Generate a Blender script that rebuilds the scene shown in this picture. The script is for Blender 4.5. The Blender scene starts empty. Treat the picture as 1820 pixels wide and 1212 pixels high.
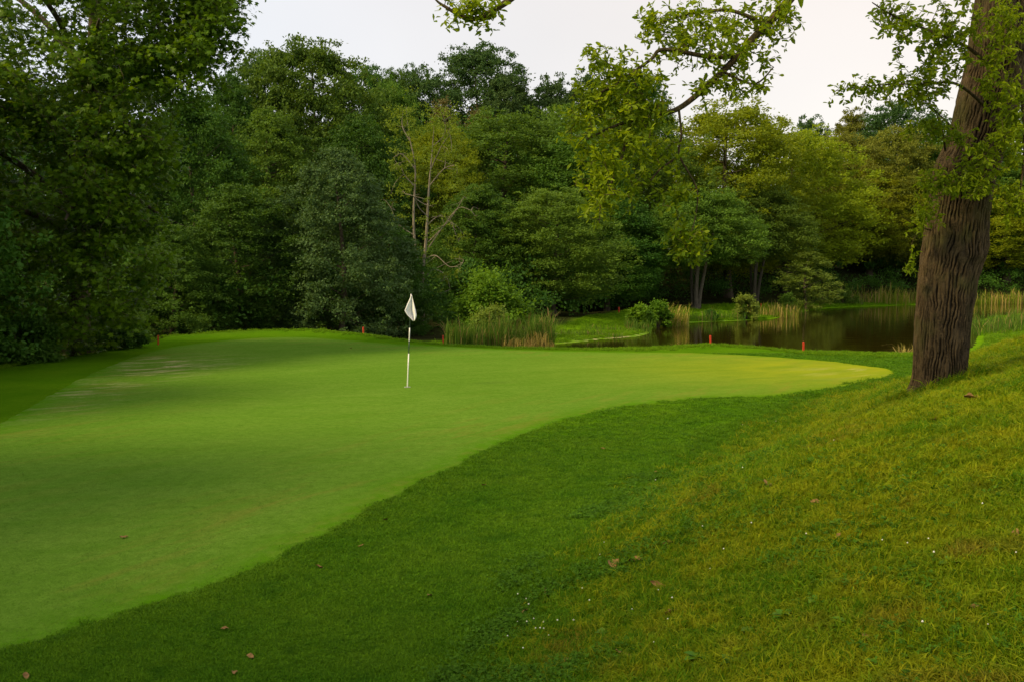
import bpy, math, random
import numpy as np
from mathutils import Vector, Matrix

random.seed(7)
RNG = np.random.default_rng(7)
scene = bpy.context.scene
COL = scene.collection

# ------------------------------------------------------------------ camera
F_PX, CX, CY, HORIZON, EYE = 1576.0, 910.0, 606.0, 488.0, 2.8
PITCH = math.atan((CY - HORIZON) / F_PX)
cam_data = bpy.data.cameras.new('camera')
cam = bpy.data.objects.new('camera', cam_data); COL.objects.link(cam)
cam.location = (0, 0, EYE)
cam.rotation_euler = (math.pi / 2 - PITCH, 0, 0)
cam_data.sensor_width = 36.0
cam_data.lens = 36.0 * F_PX / 1820.0
cam_data.clip_end = 2000.0
scene.camera = cam

# ------------------------------------------------------------------ sky
SUN_AZ, SUN_EL = math.radians(-116), math.radians(41)      # azimuth measured from the view direction to the right: the light comes from the left over the wood
SUN_DIR = Vector((math.sin(SUN_AZ) * math.cos(SUN_EL), math.cos(SUN_AZ) * math.cos(SUN_EL), math.sin(SUN_EL)))
world = bpy.data.worlds.new('World'); scene.world = world
world.use_nodes = True
wt = world.node_tree; wt.nodes.clear()
w_out = wt.nodes.new('ShaderNodeOutputWorld')
w_sky = wt.nodes.new('ShaderNodeTexSky'); w_sky.sky_type = 'NISHITA'; w_sky.sun_disc = False
w_sky.sun_elevation = SUN_EL; w_sky.sun_rotation = SUN_AZ
w_b1 = wt.nodes.new('ShaderNodeBackground'); w_b1.inputs['Strength'].default_value = 0.05
w_b2 = wt.nodes.new('ShaderNodeBackground'); w_b2.inputs['Strength'].default_value = 0.76
w_add = wt.nodes.new('ShaderNodeAddShader')
w_tc = wt.nodes.new('ShaderNodeTexCoord')
w_nrm = wt.nodes.new('ShaderNodeVectorMath'); w_nrm.operation = 'NORMALIZE'
w_dot = wt.nodes.new('ShaderNodeVectorMath'); w_dot.operation = 'DOT_PRODUCT'
w_dot.inputs[1].default_value = (0.78, 0.55, 0.30)
w_rmp = wt.nodes.new('ShaderNodeValToRGB')
w_rmp.color_ramp.elements[0].position = 0.30; w_rmp.color_ramp.elements[0].color = (1.0, 0.985, 0.975, 1)
w_rmp.color_ramp.elements[1].position = 0.95; w_rmp.color_ramp.elements[1].color = (1.15, 0.975, 0.79, 1)
w_noise = wt.nodes.new('ShaderNodeTexNoise'); w_noise.inputs['Scale'].default_value = 2.2
w_noise.inputs['Detail'].default_value = 4
w_mr = wt.nodes.new('ShaderNodeMapRange'); w_mr.inputs['From Min'].default_value = 0.3; w_mr.inputs['From Max'].default_value = 0.7; w_mr.inputs['To Min'].default_value = 0.93; w_mr.inputs['To Max'].default_value = 1.05
w_mul = wt.nodes.new('ShaderNodeVectorMath'); w_mul.operation = 'SCALE'
L = wt.links.new
L(w_tc.outputs['Generated'], w_nrm.inputs[0]); L(w_nrm.outputs[0], w_dot.inputs[0])
L(w_dot.outputs['Value'], w_rmp.inputs[0]); L(w_tc.outputs['Generated'], w_noise.inputs['Vector'])
L(w_noise.outputs[0], w_mr.inputs[0]); L(w_rmp.outputs[0], w_mul.inputs[0]); L(w_mr.outputs[0], w_mul.inputs['Scale'])
L(w_mul.outputs[0], w_b2.inputs['Color']); L(w_sky.outputs[0], w_b1.inputs['Color'])
L(w_b1.outputs[0], w_add.inputs[0]); L(w_b2.outputs[0], w_add.inputs[1]); L(w_add.outputs[0], w_out.inputs[0])

# ------------------------------------------------------------------ sun
sun_data = bpy.data.lights.new('sun', 'SUN'); sun_data.energy = 5.0; sun_data.angle = math.radians(12)
sun_data.color = (1.0, 0.78, 0.40)
sun = bpy.data.objects.new('sun', sun_data); COL.objects.link(sun)
sun.rotation_euler = (-SUN_DIR).to_track_quat('-Z', 'Y').to_euler()

# ------------------------------------------------------------------ exposure and renderer
scene.view_settings.view_transform = 'Standard'; scene.view_settings.look = 'None'
scene.view_settings.exposure = 0.0; scene.view_settings.gamma = 1.0
scene.render.engine = 'CYCLES'
cy = scene.cycles
cy.max_bounces = 6; cy.diffuse_bounces = 3; cy.glossy_bounces = 3; cy.transmission_bounces = 4; cy.transparent_max_bounces = 8
cy.use_denoising = True
cy.caustics_reflective = False; cy.caustics_refractive = False

# ================================================================== helpers
def W(u, v, d):
    """point of the place at forward distance d seen at pixel (u, v) of the 1820 x 1212 photograph"""
    a, b = (u - CX) / F_PX, (CY - v) / F_PX
    cp, sp = math.cos(PITCH), math.sin(PITCH)
    dy = cp + b * sp
    t = d / dy
    return np.array([a * t, d, EYE + (b * cp - sp) * t])
def G(u, v, z=0.0):
    a, b = (u - CX) / F_PX, (CY - v) / F_PX
    cp, sp = math.cos(PITCH), math.sin(PITCH)
    t = (z - EYE) / (b * cp - sp)
    return np.array([a * t, (cp + b * sp) * t])
def sstep(a, b, x):
    t = np.clip((x - a) / (b - a), 0, 1); return t * t * (3 - 2 * t)
def _hash(ix, iy, iz):
    n = (ix * 374761393 + iy * 668265263 + iz * 2147483647 + 1013904223) & 0xFFFFFFFF
    n = ((n ^ (n >> 13)) * 1274126177) & 0xFFFFFFFF
    n = n ^ (n >> 16)
    return (n & 0xFFFF) / 65535.0
def vnoise(p):
    p = np.asarray(p, float); i = np.floor(p).astype(np.int64); f = p - i; f = f * f * (3 - 2 * f)
    r = 0
    for dx in (0, 1):
        for dy in (0, 1):
            for dz in (0, 1):
                w = (f[:, 0] if dx else 1 - f[:, 0]) * (f[:, 1] if dy else 1 - f[:, 1]) * (f[:, 2] if dz else 1 - f[:, 2])
                r = r + w * _hash(i[:, 0] + dx, i[:, 1] + dy, i[:, 2] + dz)
    return r * 2 - 1
def fbm(p, o=3):
    p = np.asarray(p, float); r = 0; a = 1.0
    for k in range(o):
        r = r + a * vnoise(p * 2 ** k + 17.3 * k); a *= 0.5
    return r
def fbm2(x, y, s, o=3):
    return fbm(np.stack([x / s, y / s, np.zeros_like(x) + 3.7], 1), o)
def unit(a):
    return a / np.maximum(np.linalg.norm(a, axis=-1, keepdims=True), 1e-9)
def catmull(P, n=12, closed=False):
    P = np.asarray(P, float); out = []; N = len(P)
    rng = range(N) if closed else range(N - 1)
    for i in rng:
        g = (lambda k: P[k % N]) if closed else (lambda k: P[min(max(k, 0), N - 1)])
        a, b, c, d = g(i - 1), g(i), g(i + 1), g(i + 2)
        for t in np.arange(n) / n:
            out.append(0.5 * (2 * b + (c - a) * t + (2 * a - 5 * b + 4 * c - d) * t * t + (3 * b - a - 3 * c + d) * t ** 3))
    if not closed: out.append(P[-1])
    return np.array(out)
def mesh(name, V, F, mat=None, smooth=False):
    """V (n,3); F (m,3|4) or a list of such arrays"""
    Fs = [f for f in (F if isinstance(F, list) else [F]) if len(f)]
    me = bpy.data.meshes.new(name)
    me.vertices.add(len(V)); me.vertices.foreach_set('co', np.asarray(V, np.float32).ravel())
    idx = np.concatenate([np.asarray(f).ravel() for f in Fs]).astype(np.int32)
    tot = np.concatenate([np.full(len(f), f.shape[1], np.int32) for f in Fs])
    st = np.concatenate([[0], np.cumsum(tot)[:-1]]).astype(np.int32)
    me.loops.add(len(idx)); me.loops.foreach_set('vertex_index', idx)
    me.polygons.add(len(tot)); me.polygons.foreach_set('loop_start', st); me.polygons.foreach_set('loop_total', tot)
    me.polygons.foreach_set('use_smooth', np.full(len(tot), smooth, bool))
    if mat: me.materials.append(mat)
    me.update(calc_edges=True)
    return me
def link(name, data, parent=None):
    o = bpy.data.objects.new(name, data); COL.objects.link(o)
    if parent: o.parent = parent
    return o
def obj(name, V, F, mat=None, parent=None, smooth=False):
    return link(name, mesh(name, V, F, mat, smooth), parent)
def tag(o, label=None, cat=None, group=None, kind=None):
    for k, v in (('label', label), ('category', cat), ('group', group), ('kind', kind)):
        if v: o[k] = v
    return o
def empty(name, loc, rz=0.0, sc=(1, 1, 1)):
    o = link(name, None); o.location = tuple(loc); o.rotation_euler = (0, 0, rz); o.scale = sc
    o.empty_display_size = 0.3
    return o
class MB:
    """collects pieces of one mesh"""
    def __init__(s): s.V = []; s.Q = []; s.T = []; s.n = 0
    def add(s, V, F):
        V = np.asarray(V, float); F = np.asarray(F)
        (s.Q if F.shape[1] == 4 else s.T).append(F + s.n); s.V.append(V); s.n += len(V)
    def tube(s, path, rad, n=8, cap=True):
        P = np.asarray(path, float); m = len(P); rad = np.broadcast_to(np.asarray(rad, float), (m,))
        T = unit(np.gradient(P, axis=0)); ref = np.array([1.0, 0, 0]) if abs(T[0][0]) < 0.8 else np.array([0, 1.0, 0])
        V = []; a = np.arange(n) / n * 2 * math.pi
        for i in range(m):
            X = ref - T[i] * np.dot(ref, T[i]); X /= np.linalg.norm(X); Y = np.cross(T[i], X); ref = X
            V.append(P[i] + rad[i] * (np.cos(a)[:, None] * X + np.sin(a)[:, None] * Y))
        V = np.concatenate(V); i, j = np.meshgrid(np.arange(m - 1), np.arange(n), indexing='ij'); i = i.ravel(); j = j.ravel()
        s.add(V, np.stack([i * n + j, i * n + (j + 1) % n, (i + 1) * n + (j + 1) % n, (i + 1) * n + j], 1))
        if cap:
            base = s.n - len(V); c0 = s.n; s.V.append(P[-1:]); s.n += 1
            k = np.arange(n); o = base + (m - 1) * n
            s.T.append(np.stack([o + k, o + (k + 1) % n, np.full(n, c0)], 1))
    def box(s, c, size, taper=1.0):
        x, y, z = size; c = np.asarray(c, float)
        V = np.array([[sx * x / 2 * t, sy * y / 2 * t, sz * z / 2] for sz, t in ((-1, 1), (1, taper)) for sx, sy in ((-1, -1), (1, -1), (1, 1), (-1, 1))]) + c
        s.add(V, np.array([[0, 3, 2, 1], [4, 5, 6, 7], [0, 1, 5, 4], [1, 2, 6, 5], [2, 3, 7, 6], [3, 0, 4, 7]]))
    def get(s):
        return np.concatenate(s.V), [np.concatenate(x) for x in (s.Q, s.T) if x]
    def build(s, name, mat, parent=None, smooth=True):
        V, F = s.get(); return obj(name, V, F, mat, parent, smooth)
    def mesh(s, name, mat, smooth=True):
        V, F = s.get(); return mesh(name, V, F, mat, smooth)

# leaf templates: x across, y along, z normal
def T_arr(v, f): return np.array(v, float), np.array(f)
LEAF_RHOMB = T_arr([(0, 0, 0), (-.30, .5, .05), (0, 1, -.06), (.30, .5, .05)], [(0, 3, 2), (0, 2, 1)])
LEAF_OAK = T_arr([(0, 0, 0), (-.10, .22, .03), (-.23, .58, .05), (-.13, .90, .0), (0, 1, -.08), (.13, .90, .0), (.23, .58, .05), (.10, .22, .03), (0, .55, -.02)],
                 [(0, 8, 1), (1, 8, 2), (2, 8, 3), (3, 8, 4), (4, 8, 5), (5, 8, 6), (6, 8, 7), (7, 8, 0)])
LEAF_CURL = (LEAF_OAK[0] * np.array([.85, 1, 1]) + np.stack([0 * LEAF_OAK[0][:, 0], -.12 * LEAF_OAK[0][:, 1] ** 2, -.38 * LEAF_OAK[0][:, 1] ** 2 + .25 * np.abs(LEAF_OAK[0][:, 0])], 1), LEAF_OAK[1])
LEAF_MAPLE = T_arr([(0, 0, 0), (-.5, .22, -.05), (-.22, .42, .03), (-.42, .8, -.05), (-.1, .66, .03), (0, 1.05, -.1), (.1, .66, .03), (.42, .8, -.05), (.22, .42, .03), (.5, .22, -.05)],
                   [(0, 2, 1), (0, 4, 2), (2, 4, 3), (0, 6, 4), (4, 6, 5), (0, 8, 6), (6, 8, 7), (0, 9, 8)])
def leaves(P, N, D, size, tmpl):
    tv, tf = tmpl
    N = unit(N); D = D - N * np.sum(D * N, 1, keepdims=True); D = unit(D); X = np.cross(D, N)
    s = np.broadcast_to(np.asarray(size, float), (len(P),))[:, None, None]
    V = P[:, None] + s * (tv[None, :, 0:1] * X[:, None] + tv[None, :, 1:2] * D[:, None] + tv[None, :, 2:3] * N[:, None])
    F = tf[None] + (np.arange(len(P)) * len(tv))[:, None, None]
    return V.reshape(-1, 3), F.reshape(-1, tf.shape[1])
def rdir(n, rng=RNG): return unit(rng.normal(size=(n, 3)))
def pads(C, R, flat, per, size, tmpl, rng=RNG, up=0.42, under=0.35, jit=1.15):
    """leaf clumps: C (k,3) centres, R (k,) radii; leaves thick on the top and the outside of each clump"""
    k = len(C); per = np.broadcast_to(per, (k,)).astype(int); ids = np.repeat(np.arange(k), per); n = len(ids)
    d = rdir(n, rng); low = (d[:, 2] < 0) & (rng.random(n) > under); d[low, 2] *= -1
    r = np.clip(np.abs(rng.normal(0.66, 0.30, n)), 0, 1.5)
    off = d * r[:, None]; off[:, 2] *= flat
    # ragged outline
    off *= (1 + 0.5 * vnoise(d * 2.6 + ids[:, None] * 3.1))[:, None]
    P = C[ids] + off * R[ids][:, None]
    N = d * 0.55 + np.array([0, 0, up]) + rng.normal(size=(n, 3)) * jit * 0.6
    D = rng.normal(size=(n, 3)) + d * 0.8 + np.array([0, 0, -.25])
    return leaves(P, N, D, size * (0.7 + 0.6 * rng.random(n)), tmpl)

# ================================================================== materials
def nmat(name):
    m = bpy.data.materials.new(name); m.use_nodes = True; t = m.node_tree; t.nodes.clear()
    out = t.nodes.new('ShaderNodeOutputMaterial'); return m, t, out
class NT:
    def __init__(s, t): s.t = t
    def n(s, typ, **kw):
        x = s.t.nodes.new('ShaderNode' + typ)
        for k, v in kw.items(): setattr(x, k, v)
        return x
    def l(s, a, b): s.t.links.new(a, b)
    def setin(s, sock, v):
        if hasattr(v, 'is_output'): s.l(v, sock)
        else: sock.default_value = v
    def mix(s, f, a, b, mode='MIX'):
        x = s.n('Mix', data_type='RGBA', blend_type=mode)
        s.setin(x.inputs[0], f); s.setin(x.inputs[6], a); s.setin(x.inputs[7], b); return x.outputs[2]
    def noise(s, vec, scale, detail=3, rough=0.5, dist=0.0):
        x = s.n('TexNoise'); s.l(vec, x.inputs['Vector']); x.inputs['Scale'].default_value = scale
        x.inputs['Detail'].default_value = detail; x.inputs['Roughness'].default_value = rough; x.inputs['Distortion'].default_value = dist
        return x.outputs[0]
    def rng(s, v, a, b, c=0.0, d=1.0):
        x = s.n('MapRange'); s.setin(x.inputs[0], v)
        for i, q in enumerate((a, b, c, d)): x.inputs[i + 1].default_value = q
        return x.outputs[0]
    def math(s, op, a, b=0.0):
        x = s.n('Math', operation=op); s.setin(x.inputs[0], a); s.setin(x.inputs[1], b); return x.outputs[0]
    def mapping(s, vec, scale, rot=(0, 0, 0)):
        x = s.n('Mapping'); s.l(vec, x.inputs[0]); x.inputs['Scale'].default_value = scale; x.inputs['Rotation'].default_value = rot; return x.outputs[0]
    def grain(s, vec, ang, along, across):
        return s.mapping(s.mapping(vec, (1, 1, 1), (0, 0, -ang)), (1 / along, 1 / across, 1))
    def pos(s): return s.n('NewGeometry').outputs['Position']
    def bump(s, h, st, dist):
        x = s.n('Bump'); x.inputs['Strength'].default_value = st; x.inputs['Distance'].default_value = dist; s.l(h, x.inputs['Height']); return x.outputs[0]
def c4(c): return (c[0], c[1], c[2], 1)
def leaf_mat(name, a, b, trans=0.35, rough=0.62, dry=None):
    """a, b: two leaf colours mixed leaf by leaf; each tree shifts them a little"""
    m, t, out = nmat(name); N = NT(t)
    geo = N.n('NewGeometry'); oi = N.n('ObjectInfo'); tc = N.n('TexCoord')
    base = N.mix(geo.outputs['Random Per Island'], c4(a), c4(b))
    big = N.rng(N.noise(geo.outputs['Position'], 0.5, 3), 0.38, 0.62)
    base = N.mix(N.math('MULTIPLY', big, 0.5), base, c4([q * 1.25 for q in b]))
    if dry:
        sel = N.math('GREATER_THAN', N.math('FRACT', N.math('MULTIPLY', geo.outputs['Random Per Island'], 17.31)), 0.93)
        base = N.mix(sel, base, c4(dry))
    val = N.rng(oi.outputs['Random'], 0, 1, 0.84, 1.16)
    hsv = N.n('HueSaturation'); N.l(base, hsv.inputs['Color']); N.l(val, hsv.inputs['Value'])
    N.l(N.rng(N.math('FRACT', N.math('MULTIPLY', oi.outputs['Random'], 7.7)), 0, 1, 0.485, 0.512), hsv.inputs['Hue'])
    p = N.n('BsdfPrincipled'); p.inputs['Roughness'].default_value = rough; p.inputs['Specular IOR Level'].default_value = 0.16
    N.l(hsv.outputs[0], p.inputs['Base Color'])
    tr = N.n('BsdfTranslucent'); N.l(N.mix(1.0, hsv.outputs[0], (1.5, 1.35, 0.6, 1), 'MULTIPLY'), tr.inputs[0])
    mx = N.n('MixShader'); mx.inputs[0].default_value = trans
    N.l(p.outputs[0], mx.inputs[1]); N.l(tr.outputs[0], mx.inputs[2]); N.l(mx.outputs[0], out.inputs[0])
    return m
def bark_mat(name, a, b, scale=1.0, bump=0.02, moss=None):
    m, t, out = nmat(name); N = NT(t); tc = N.n('TexCoord'); o = tc.outputs['Object']
    vm = N.mapping(o, (16 * scale, 16 * scale, 2.6 * scale))
    n1 = N.noise(vm, 1.0, 5, 0.6, 0.6); n2 = N.noise(o, 30 * scale, 4)
    h = N.math('ADD', N.rng(n1, 0.35, 0.65), N.math('MULTIPLY', n2, 0.4))
    col = N.mix(N.rng(n1, 0.36, 0.62), c4(a), c4(b))
    col = N.mix(N.rng(n2, 0.35, 0.8, 0, 0.5), col, c4([q * 1.5 for q in b]))
    if moss: col = N.mix(N.rng(N.noise(o, 2.2, 4), 0.5, 0.68, 0, 0.75), col, c4(moss))
    if moss: fu = N.n('Attribute', attribute_name='furrow'); col = N.mix(N.rng(fu.outputs['Fac'], 0.22, 0.68, 0, 0.95), col, c4([q * 0.7 for q in a]))
    p = N.n('BsdfPrincipled'); p.inputs['Roughness'].default_value = 0.9; p.inputs['Specular IOR Level'].default_value = 0.2
    N.l(col, p.inputs['Base Color']); N.l(N.bump(h, 0.9, bump), p.inputs['Normal']); N.l(p.outputs[0], out.inputs[0])
    return m
def plain_mat(name, c, rough=0.6, var=0.15, scale=12.0, spec=0.4, trans=0.0):
    m, t, out = nmat(name); N = NT(t); tc = N.n('TexCoord'); nz = N.noise(tc.outputs['Object'], scale, 4)
    p = N.n('BsdfPrincipled'); p.inputs['Roughness'].default_value = rough; p.inputs['Specular IOR Level'].default_value = spec
    col = N.mix(N.rng(nz, 0.3, 0.7), c4([q * (1 - var) for q in c]), c4([q * (1 + var) for q in c])); N.l(col, p.inputs['Base Color'])
    if trans:
        tr = N.n('BsdfTranslucent'); N.l(col, tr.inputs[0]); mx = N.n('MixShader'); mx.inputs[0].default_value = trans
        N.l(p.outputs[0], mx.inputs[1]); N.l(tr.outputs[0], mx.inputs[2]); N.l(mx.outputs[0], out.inputs[0])
    else: N.l(p.outputs[0], out.inputs[0])
    return m
def grass_cover(N, pos, low=None):
    """patchiness of the unmown slope, shared by the soil sheet and the blades"""
    n1 = N.noise(pos, 0.55, 4, 0.6, 0.4); n2 = N.noise(pos, 2.4, 4, 0.6); n3 = N.noise(N.mapping(pos, (1, 1, 1), (0.4, 0.2, 1)), 1.1, 3, 0.6)
    col = N.mix(N.rng(n1, 0.36, 0.64), (0.066, 0.180, 0.002, 1), (0.190, 0.255, 0.004, 1))
    col = N.mix(N.rng(n2, 0.45, 0.7, 0, 0.65), col, (0.310, 0.295, 0.006, 1))
    col = N.mix(N.rng(n3, 0.58, 0.70, 0, 0.7), col, (0.20, 0.135, 0.018, 1))
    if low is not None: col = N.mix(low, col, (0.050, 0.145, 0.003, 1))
    return col
def ground_mat():
    m, t, out = nmat('rough_and_fringe_turf'); N = NT(t); pos = N.pos()
    at = N.n('Attribute', attribute_name='rough'); fo = N.n('Attribute', attribute_name='forest'); sd = N.n('Attribute', attribute_name='sand')
    e = N.math('ADD', at.outputs['Fac'], N.rng(N.noise(pos, 1.6, 4, 0.65), 0.2, 0.8, -0.28, 0.28))
    rough = N.rng(e, 0.38, 0.62)
    f1 = N.noise(pos, 0.8, 4, 0.6); f2 = N.noise(pos, 9, 4, 0.7); f3 = N.noise(pos, 70, 3, 0.7)
    fr = N.mix(N.rng(f1, 0.3, 0.7), (0.068, 0.168, 0.004, 1), (0.108, 0.212, 0.007, 1))
    fr = N.mix(N.rng(f2, 0.3, 0.75, 0, 0.45), fr, (0.034, 0.105, 0.002, 1))
    fr = N.mix(N.rng(f3, 0.3, 0.7, 0, 0.6), fr, (0.040, 0.120, 0.001, 1))
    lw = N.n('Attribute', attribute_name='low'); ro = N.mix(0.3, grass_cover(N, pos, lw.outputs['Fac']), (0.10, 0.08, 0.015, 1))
    col = N.mix(rough, fr, ro)
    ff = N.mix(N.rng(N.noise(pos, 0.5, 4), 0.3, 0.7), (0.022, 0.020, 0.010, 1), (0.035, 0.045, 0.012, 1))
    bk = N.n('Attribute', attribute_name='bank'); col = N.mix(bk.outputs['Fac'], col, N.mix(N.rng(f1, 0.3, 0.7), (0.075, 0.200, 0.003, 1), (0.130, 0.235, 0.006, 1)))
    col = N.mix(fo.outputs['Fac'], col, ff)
    sa = N.mix(N.rng(N.noise(pos, 3, 4), 0.3, 0.7), (0.28, 0.22, 0.12, 1), (0.42, 0.35, 0.2, 1))
    col = N.mix(N.math('MULTIPLY', sd.outputs['Fac'], N.rng(N.noise(pos, 1.3, 4, 0.7), 0.42, 0.56)), col, sa)
    p = N.n('BsdfPrincipled'); p.inputs['Roughness'].default_value = 1.0; p.inputs['Specular IOR Level'].default_value = 0.0
    h = N.math('ADD', f3, N.math('MULTIPLY', f2, 1.6))
    N.l(col, p.inputs['Base Color']); N.l(N.bump(h, 0.7, 0.03), p.inputs['Normal']); N.l(p.outputs[0], out.inputs[0])
    return m
def green_mat():
    m, t, out = nmat('mown_green_turf'); N = NT(t); pos = N.pos()
    ed = N.n('Attribute', attribute_name='edge'); wl = N.n('Attribute', attribute_name='worn')
    # fine streaks left by mowing and play, drawn out along the green
    st = N.noise(N.grain(pos, 0.35, 1.5, 0.7), 0.9, 5, 0.62, 0.6)
    st2 = N.noise(N.grain(pos, -0.2, 1.2, 0.6), 1.9, 5, 0.65, 0.4)
    f = N.noise(pos, 38, 6, 0.85)
    big = N.noise(pos, 0.16, 3)
    col = N.mix(N.rng(st, 0.32, 0.68), (0.094, 0.195, 0.018, 1), (0.130, 0.230, 0.030, 1))
    col = N.mix(N.rng(st2, 0.45, 0.7, 0, 0.5), col, (0.150, 0.250, 0.034, 1))
    col = N.mix(N.rng(big, 0.35, 0.65, 0, 0.5), col, (0.080, 0.180, 0.015, 1))
    col = N.mix(N.rng(f, 0.40, 0.66, 0, 0.8), col, (0.052, 0.130, 0.006, 1))
    # reddish brown thin turf in streaks towards the edge
    br = N.noise(N.grain(pos, 1.03, 2.2, 0.42), 0.75, 6, 0.7, 0.35)
    fb = N.math('MULTIPLY', ed.outputs['Fac'], N.rng(br, 0.50, 0.70))
    col = N.mix(N.math('MULTIPLY', fb, 0.5), col, (0.175, 0.150, 0.030, 1))
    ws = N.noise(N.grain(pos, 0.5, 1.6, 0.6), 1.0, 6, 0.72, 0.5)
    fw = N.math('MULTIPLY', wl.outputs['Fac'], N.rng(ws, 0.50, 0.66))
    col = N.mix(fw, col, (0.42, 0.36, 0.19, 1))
    mo = N.noise(pos, 7.0, 9, 0.8, 0.2); col = N.mix(1.0, col, N.mix(N.rng(mo, 0.34, 0.66), (0.80, 0.83, 0.75, 1), (1.18, 1.14, 1.2, 1)), 'MULTIPLY')
    rm = N.n('Attribute', attribute_name='rim'); col = N.mix(N.math('MULTIPLY', rm.outputs['Fac'], N.rng(N.noise(pos, 5, 5, 0.7), 0.3, 0.6)), col, (0.058, 0.165, 0.003, 1))
    dr = N.n('Attribute', attribute_name='dry')  # yellow of drier turf, also painting in the warm light at the right end
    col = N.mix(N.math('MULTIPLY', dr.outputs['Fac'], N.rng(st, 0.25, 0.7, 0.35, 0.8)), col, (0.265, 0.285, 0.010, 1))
    p = N.n('BsdfPrincipled'); p.inputs['Roughness'].default_value = 1.0; p.inputs['Specular IOR Level'].default_value = 0.0
    h = N.math('ADD', f, N.math('MULTIPLY', st2, 1.5))
    N.l(col, p.inputs['Base Color']); N.l(N.bump(h, 0.45, 0.012), p.inputs['Normal']); N.l(p.outputs[0], out.inputs[0])
    return m
def blade_mat(name, kind):
    m, t, out = nmat(name); N = NT(t); pos = N.pos(); oi = N.n('ObjectInfo'); geo = N.n('NewGeometry')
    if kind == 'low':
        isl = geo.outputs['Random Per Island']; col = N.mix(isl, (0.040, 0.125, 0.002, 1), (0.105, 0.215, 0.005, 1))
    elif kind == 'clover':
        col = N.mix(geo.outputs['Random Per Island'], (0.045, 0.125, 0.006, 1), (0.085, 0.190, 0.012, 1))
    elif kind == 'rough':
        col = grass_cover(N, pos)
        isl = geo.outputs['Random Per Island']
        col = N.mix(N.rng(isl, 0.72, 1.0, 0, 0.7), col, (0.33, 0.335, 0.012, 1))
        col = N.mix(N.rng(isl, 0.0, 0.25, 0.5, 0), col, (0.040, 0.115, 0.003, 1))
    elif kind == 'fringe':
        col = N.mix(N.rng(N.noise(pos, 0.8, 4, 0.6), 0.3, 0.7), (0.066, 0.182, 0.004, 1), (0.120, 0.238, 0.008, 1))
        col = N.mix(N.rng(geo.outputs['Random Per Island'], 0.6, 1.0, 0, 0.7), col, (0.145, 0.285, 0.005, 1))
        col = N.mix(N.rng(geo.outputs['Random Per Island'], 0.0, 0.4, 0.7, 0), col, (0.028, 0.105, 0.001, 1))
        col = N.mix(N.rng(N.noise(pos, 3.5, 4, 0.65), 0.5, 0.72, 0, 0.6), col, (0.030, 0.115, 0.002, 1))
    elif kind == 'green':
        col = N.mix(N.rng(N.noise(pos, 0.5, 4, 0.6), 0.3, 0.7), (0.095, 0.200, 0.018, 1), (0.130, 0.230, 0.030, 1))
        col = N.mix(N.rng(geo.outputs['Random Per Island'], 0.5, 1.0, 0, 0.35), col, (0.165, 0.275, 0.040, 1))
        col = N.mix(N.rng(geo.outputs['Random Per Island'], 0.0, 0.35, 0.4, 0), col, (0.060, 0.145, 0.008, 1))
    elif kind == 'lush':
        col = N.mix(geo.outputs['Random Per Island'], (0.080, 0.205, 0.003, 1), (0.165, 0.280, 0.008, 1))
    elif kind == 'reed':
        col = N.mix(geo.outputs['Random Per Island'], (0.050, 0.130, 0.012, 1), (0.15, 0.22, 0.030, 1))
        col = N.mix(N.rng(geo.outputs['Random Per Island'], 0.88, 0.92), col, (0.30, 0.21, 0.085, 1))
    elif kind == 'mixed':
        isl = geo.outputs['Random Per Island']; col = N.mix(isl, (0.110, 0.190, 0.012, 1), (0.26, 0.28, 0.030, 1)); col = N.mix(N.rng(isl, 0.60, 0.70), col, (0.42, 0.32, 0.10, 1))
    else:   # dry reed
        col = N.mix(geo.outputs['Random Per Island'], (0.20, 0.20, 0.035, 1), (0.42, 0.31, 0.11, 1))
    col = N.mix(1.0, col, N.mix(oi.outputs['Random'], (0.82, 0.82, 0.82, 1), (1.15, 1.15, 1.15, 1)), 'MULTIPLY')
    p = N.n('BsdfPrincipled'); p.inputs['Roughness'].default_value = 0.7; p.inputs['Specular IOR Level'].default_value = 0.08
    N.l(col, p.inputs['Base Color'])
    tr = N.n('BsdfTranslucent'); N.l(N.mix(1.0, col, (1.3, 1.25, 0.7, 1), 'MULTIPLY'), tr.inputs[0])
    mx = N.n('MixShader'); mx.inputs[0].default_value = 0.35
    N.l(p.outputs[0], mx.inputs[1]); N.l(tr.outputs[0], mx.inputs[2]); N.l(mx.outputs[0], out.inputs[0])
    return m
def water_mat():
    m, t, out = nmat('pond_water'); N = NT(t); pos = N.pos()
    h = N.math('ADD', N.noise(N.mapping(pos, (0.5, 1.6, 1)), 1.1, 3), N.math('MULTIPLY', N.noise(pos, 6, 2), 0.15))
    p = N.n('BsdfPrincipled'); p.inputs['Base Color'].default_value = (0.020, 0.016, 0.002, 1); p.inputs['Roughness'].default_value = 0.04
    p.inputs['IOR'].default_value = 1.33
    N.l(N.bump(h, 0.25, 0.03), p.inputs['Normal']); N.l(p.outputs[0], out.inputs[0])
    return m

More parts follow.
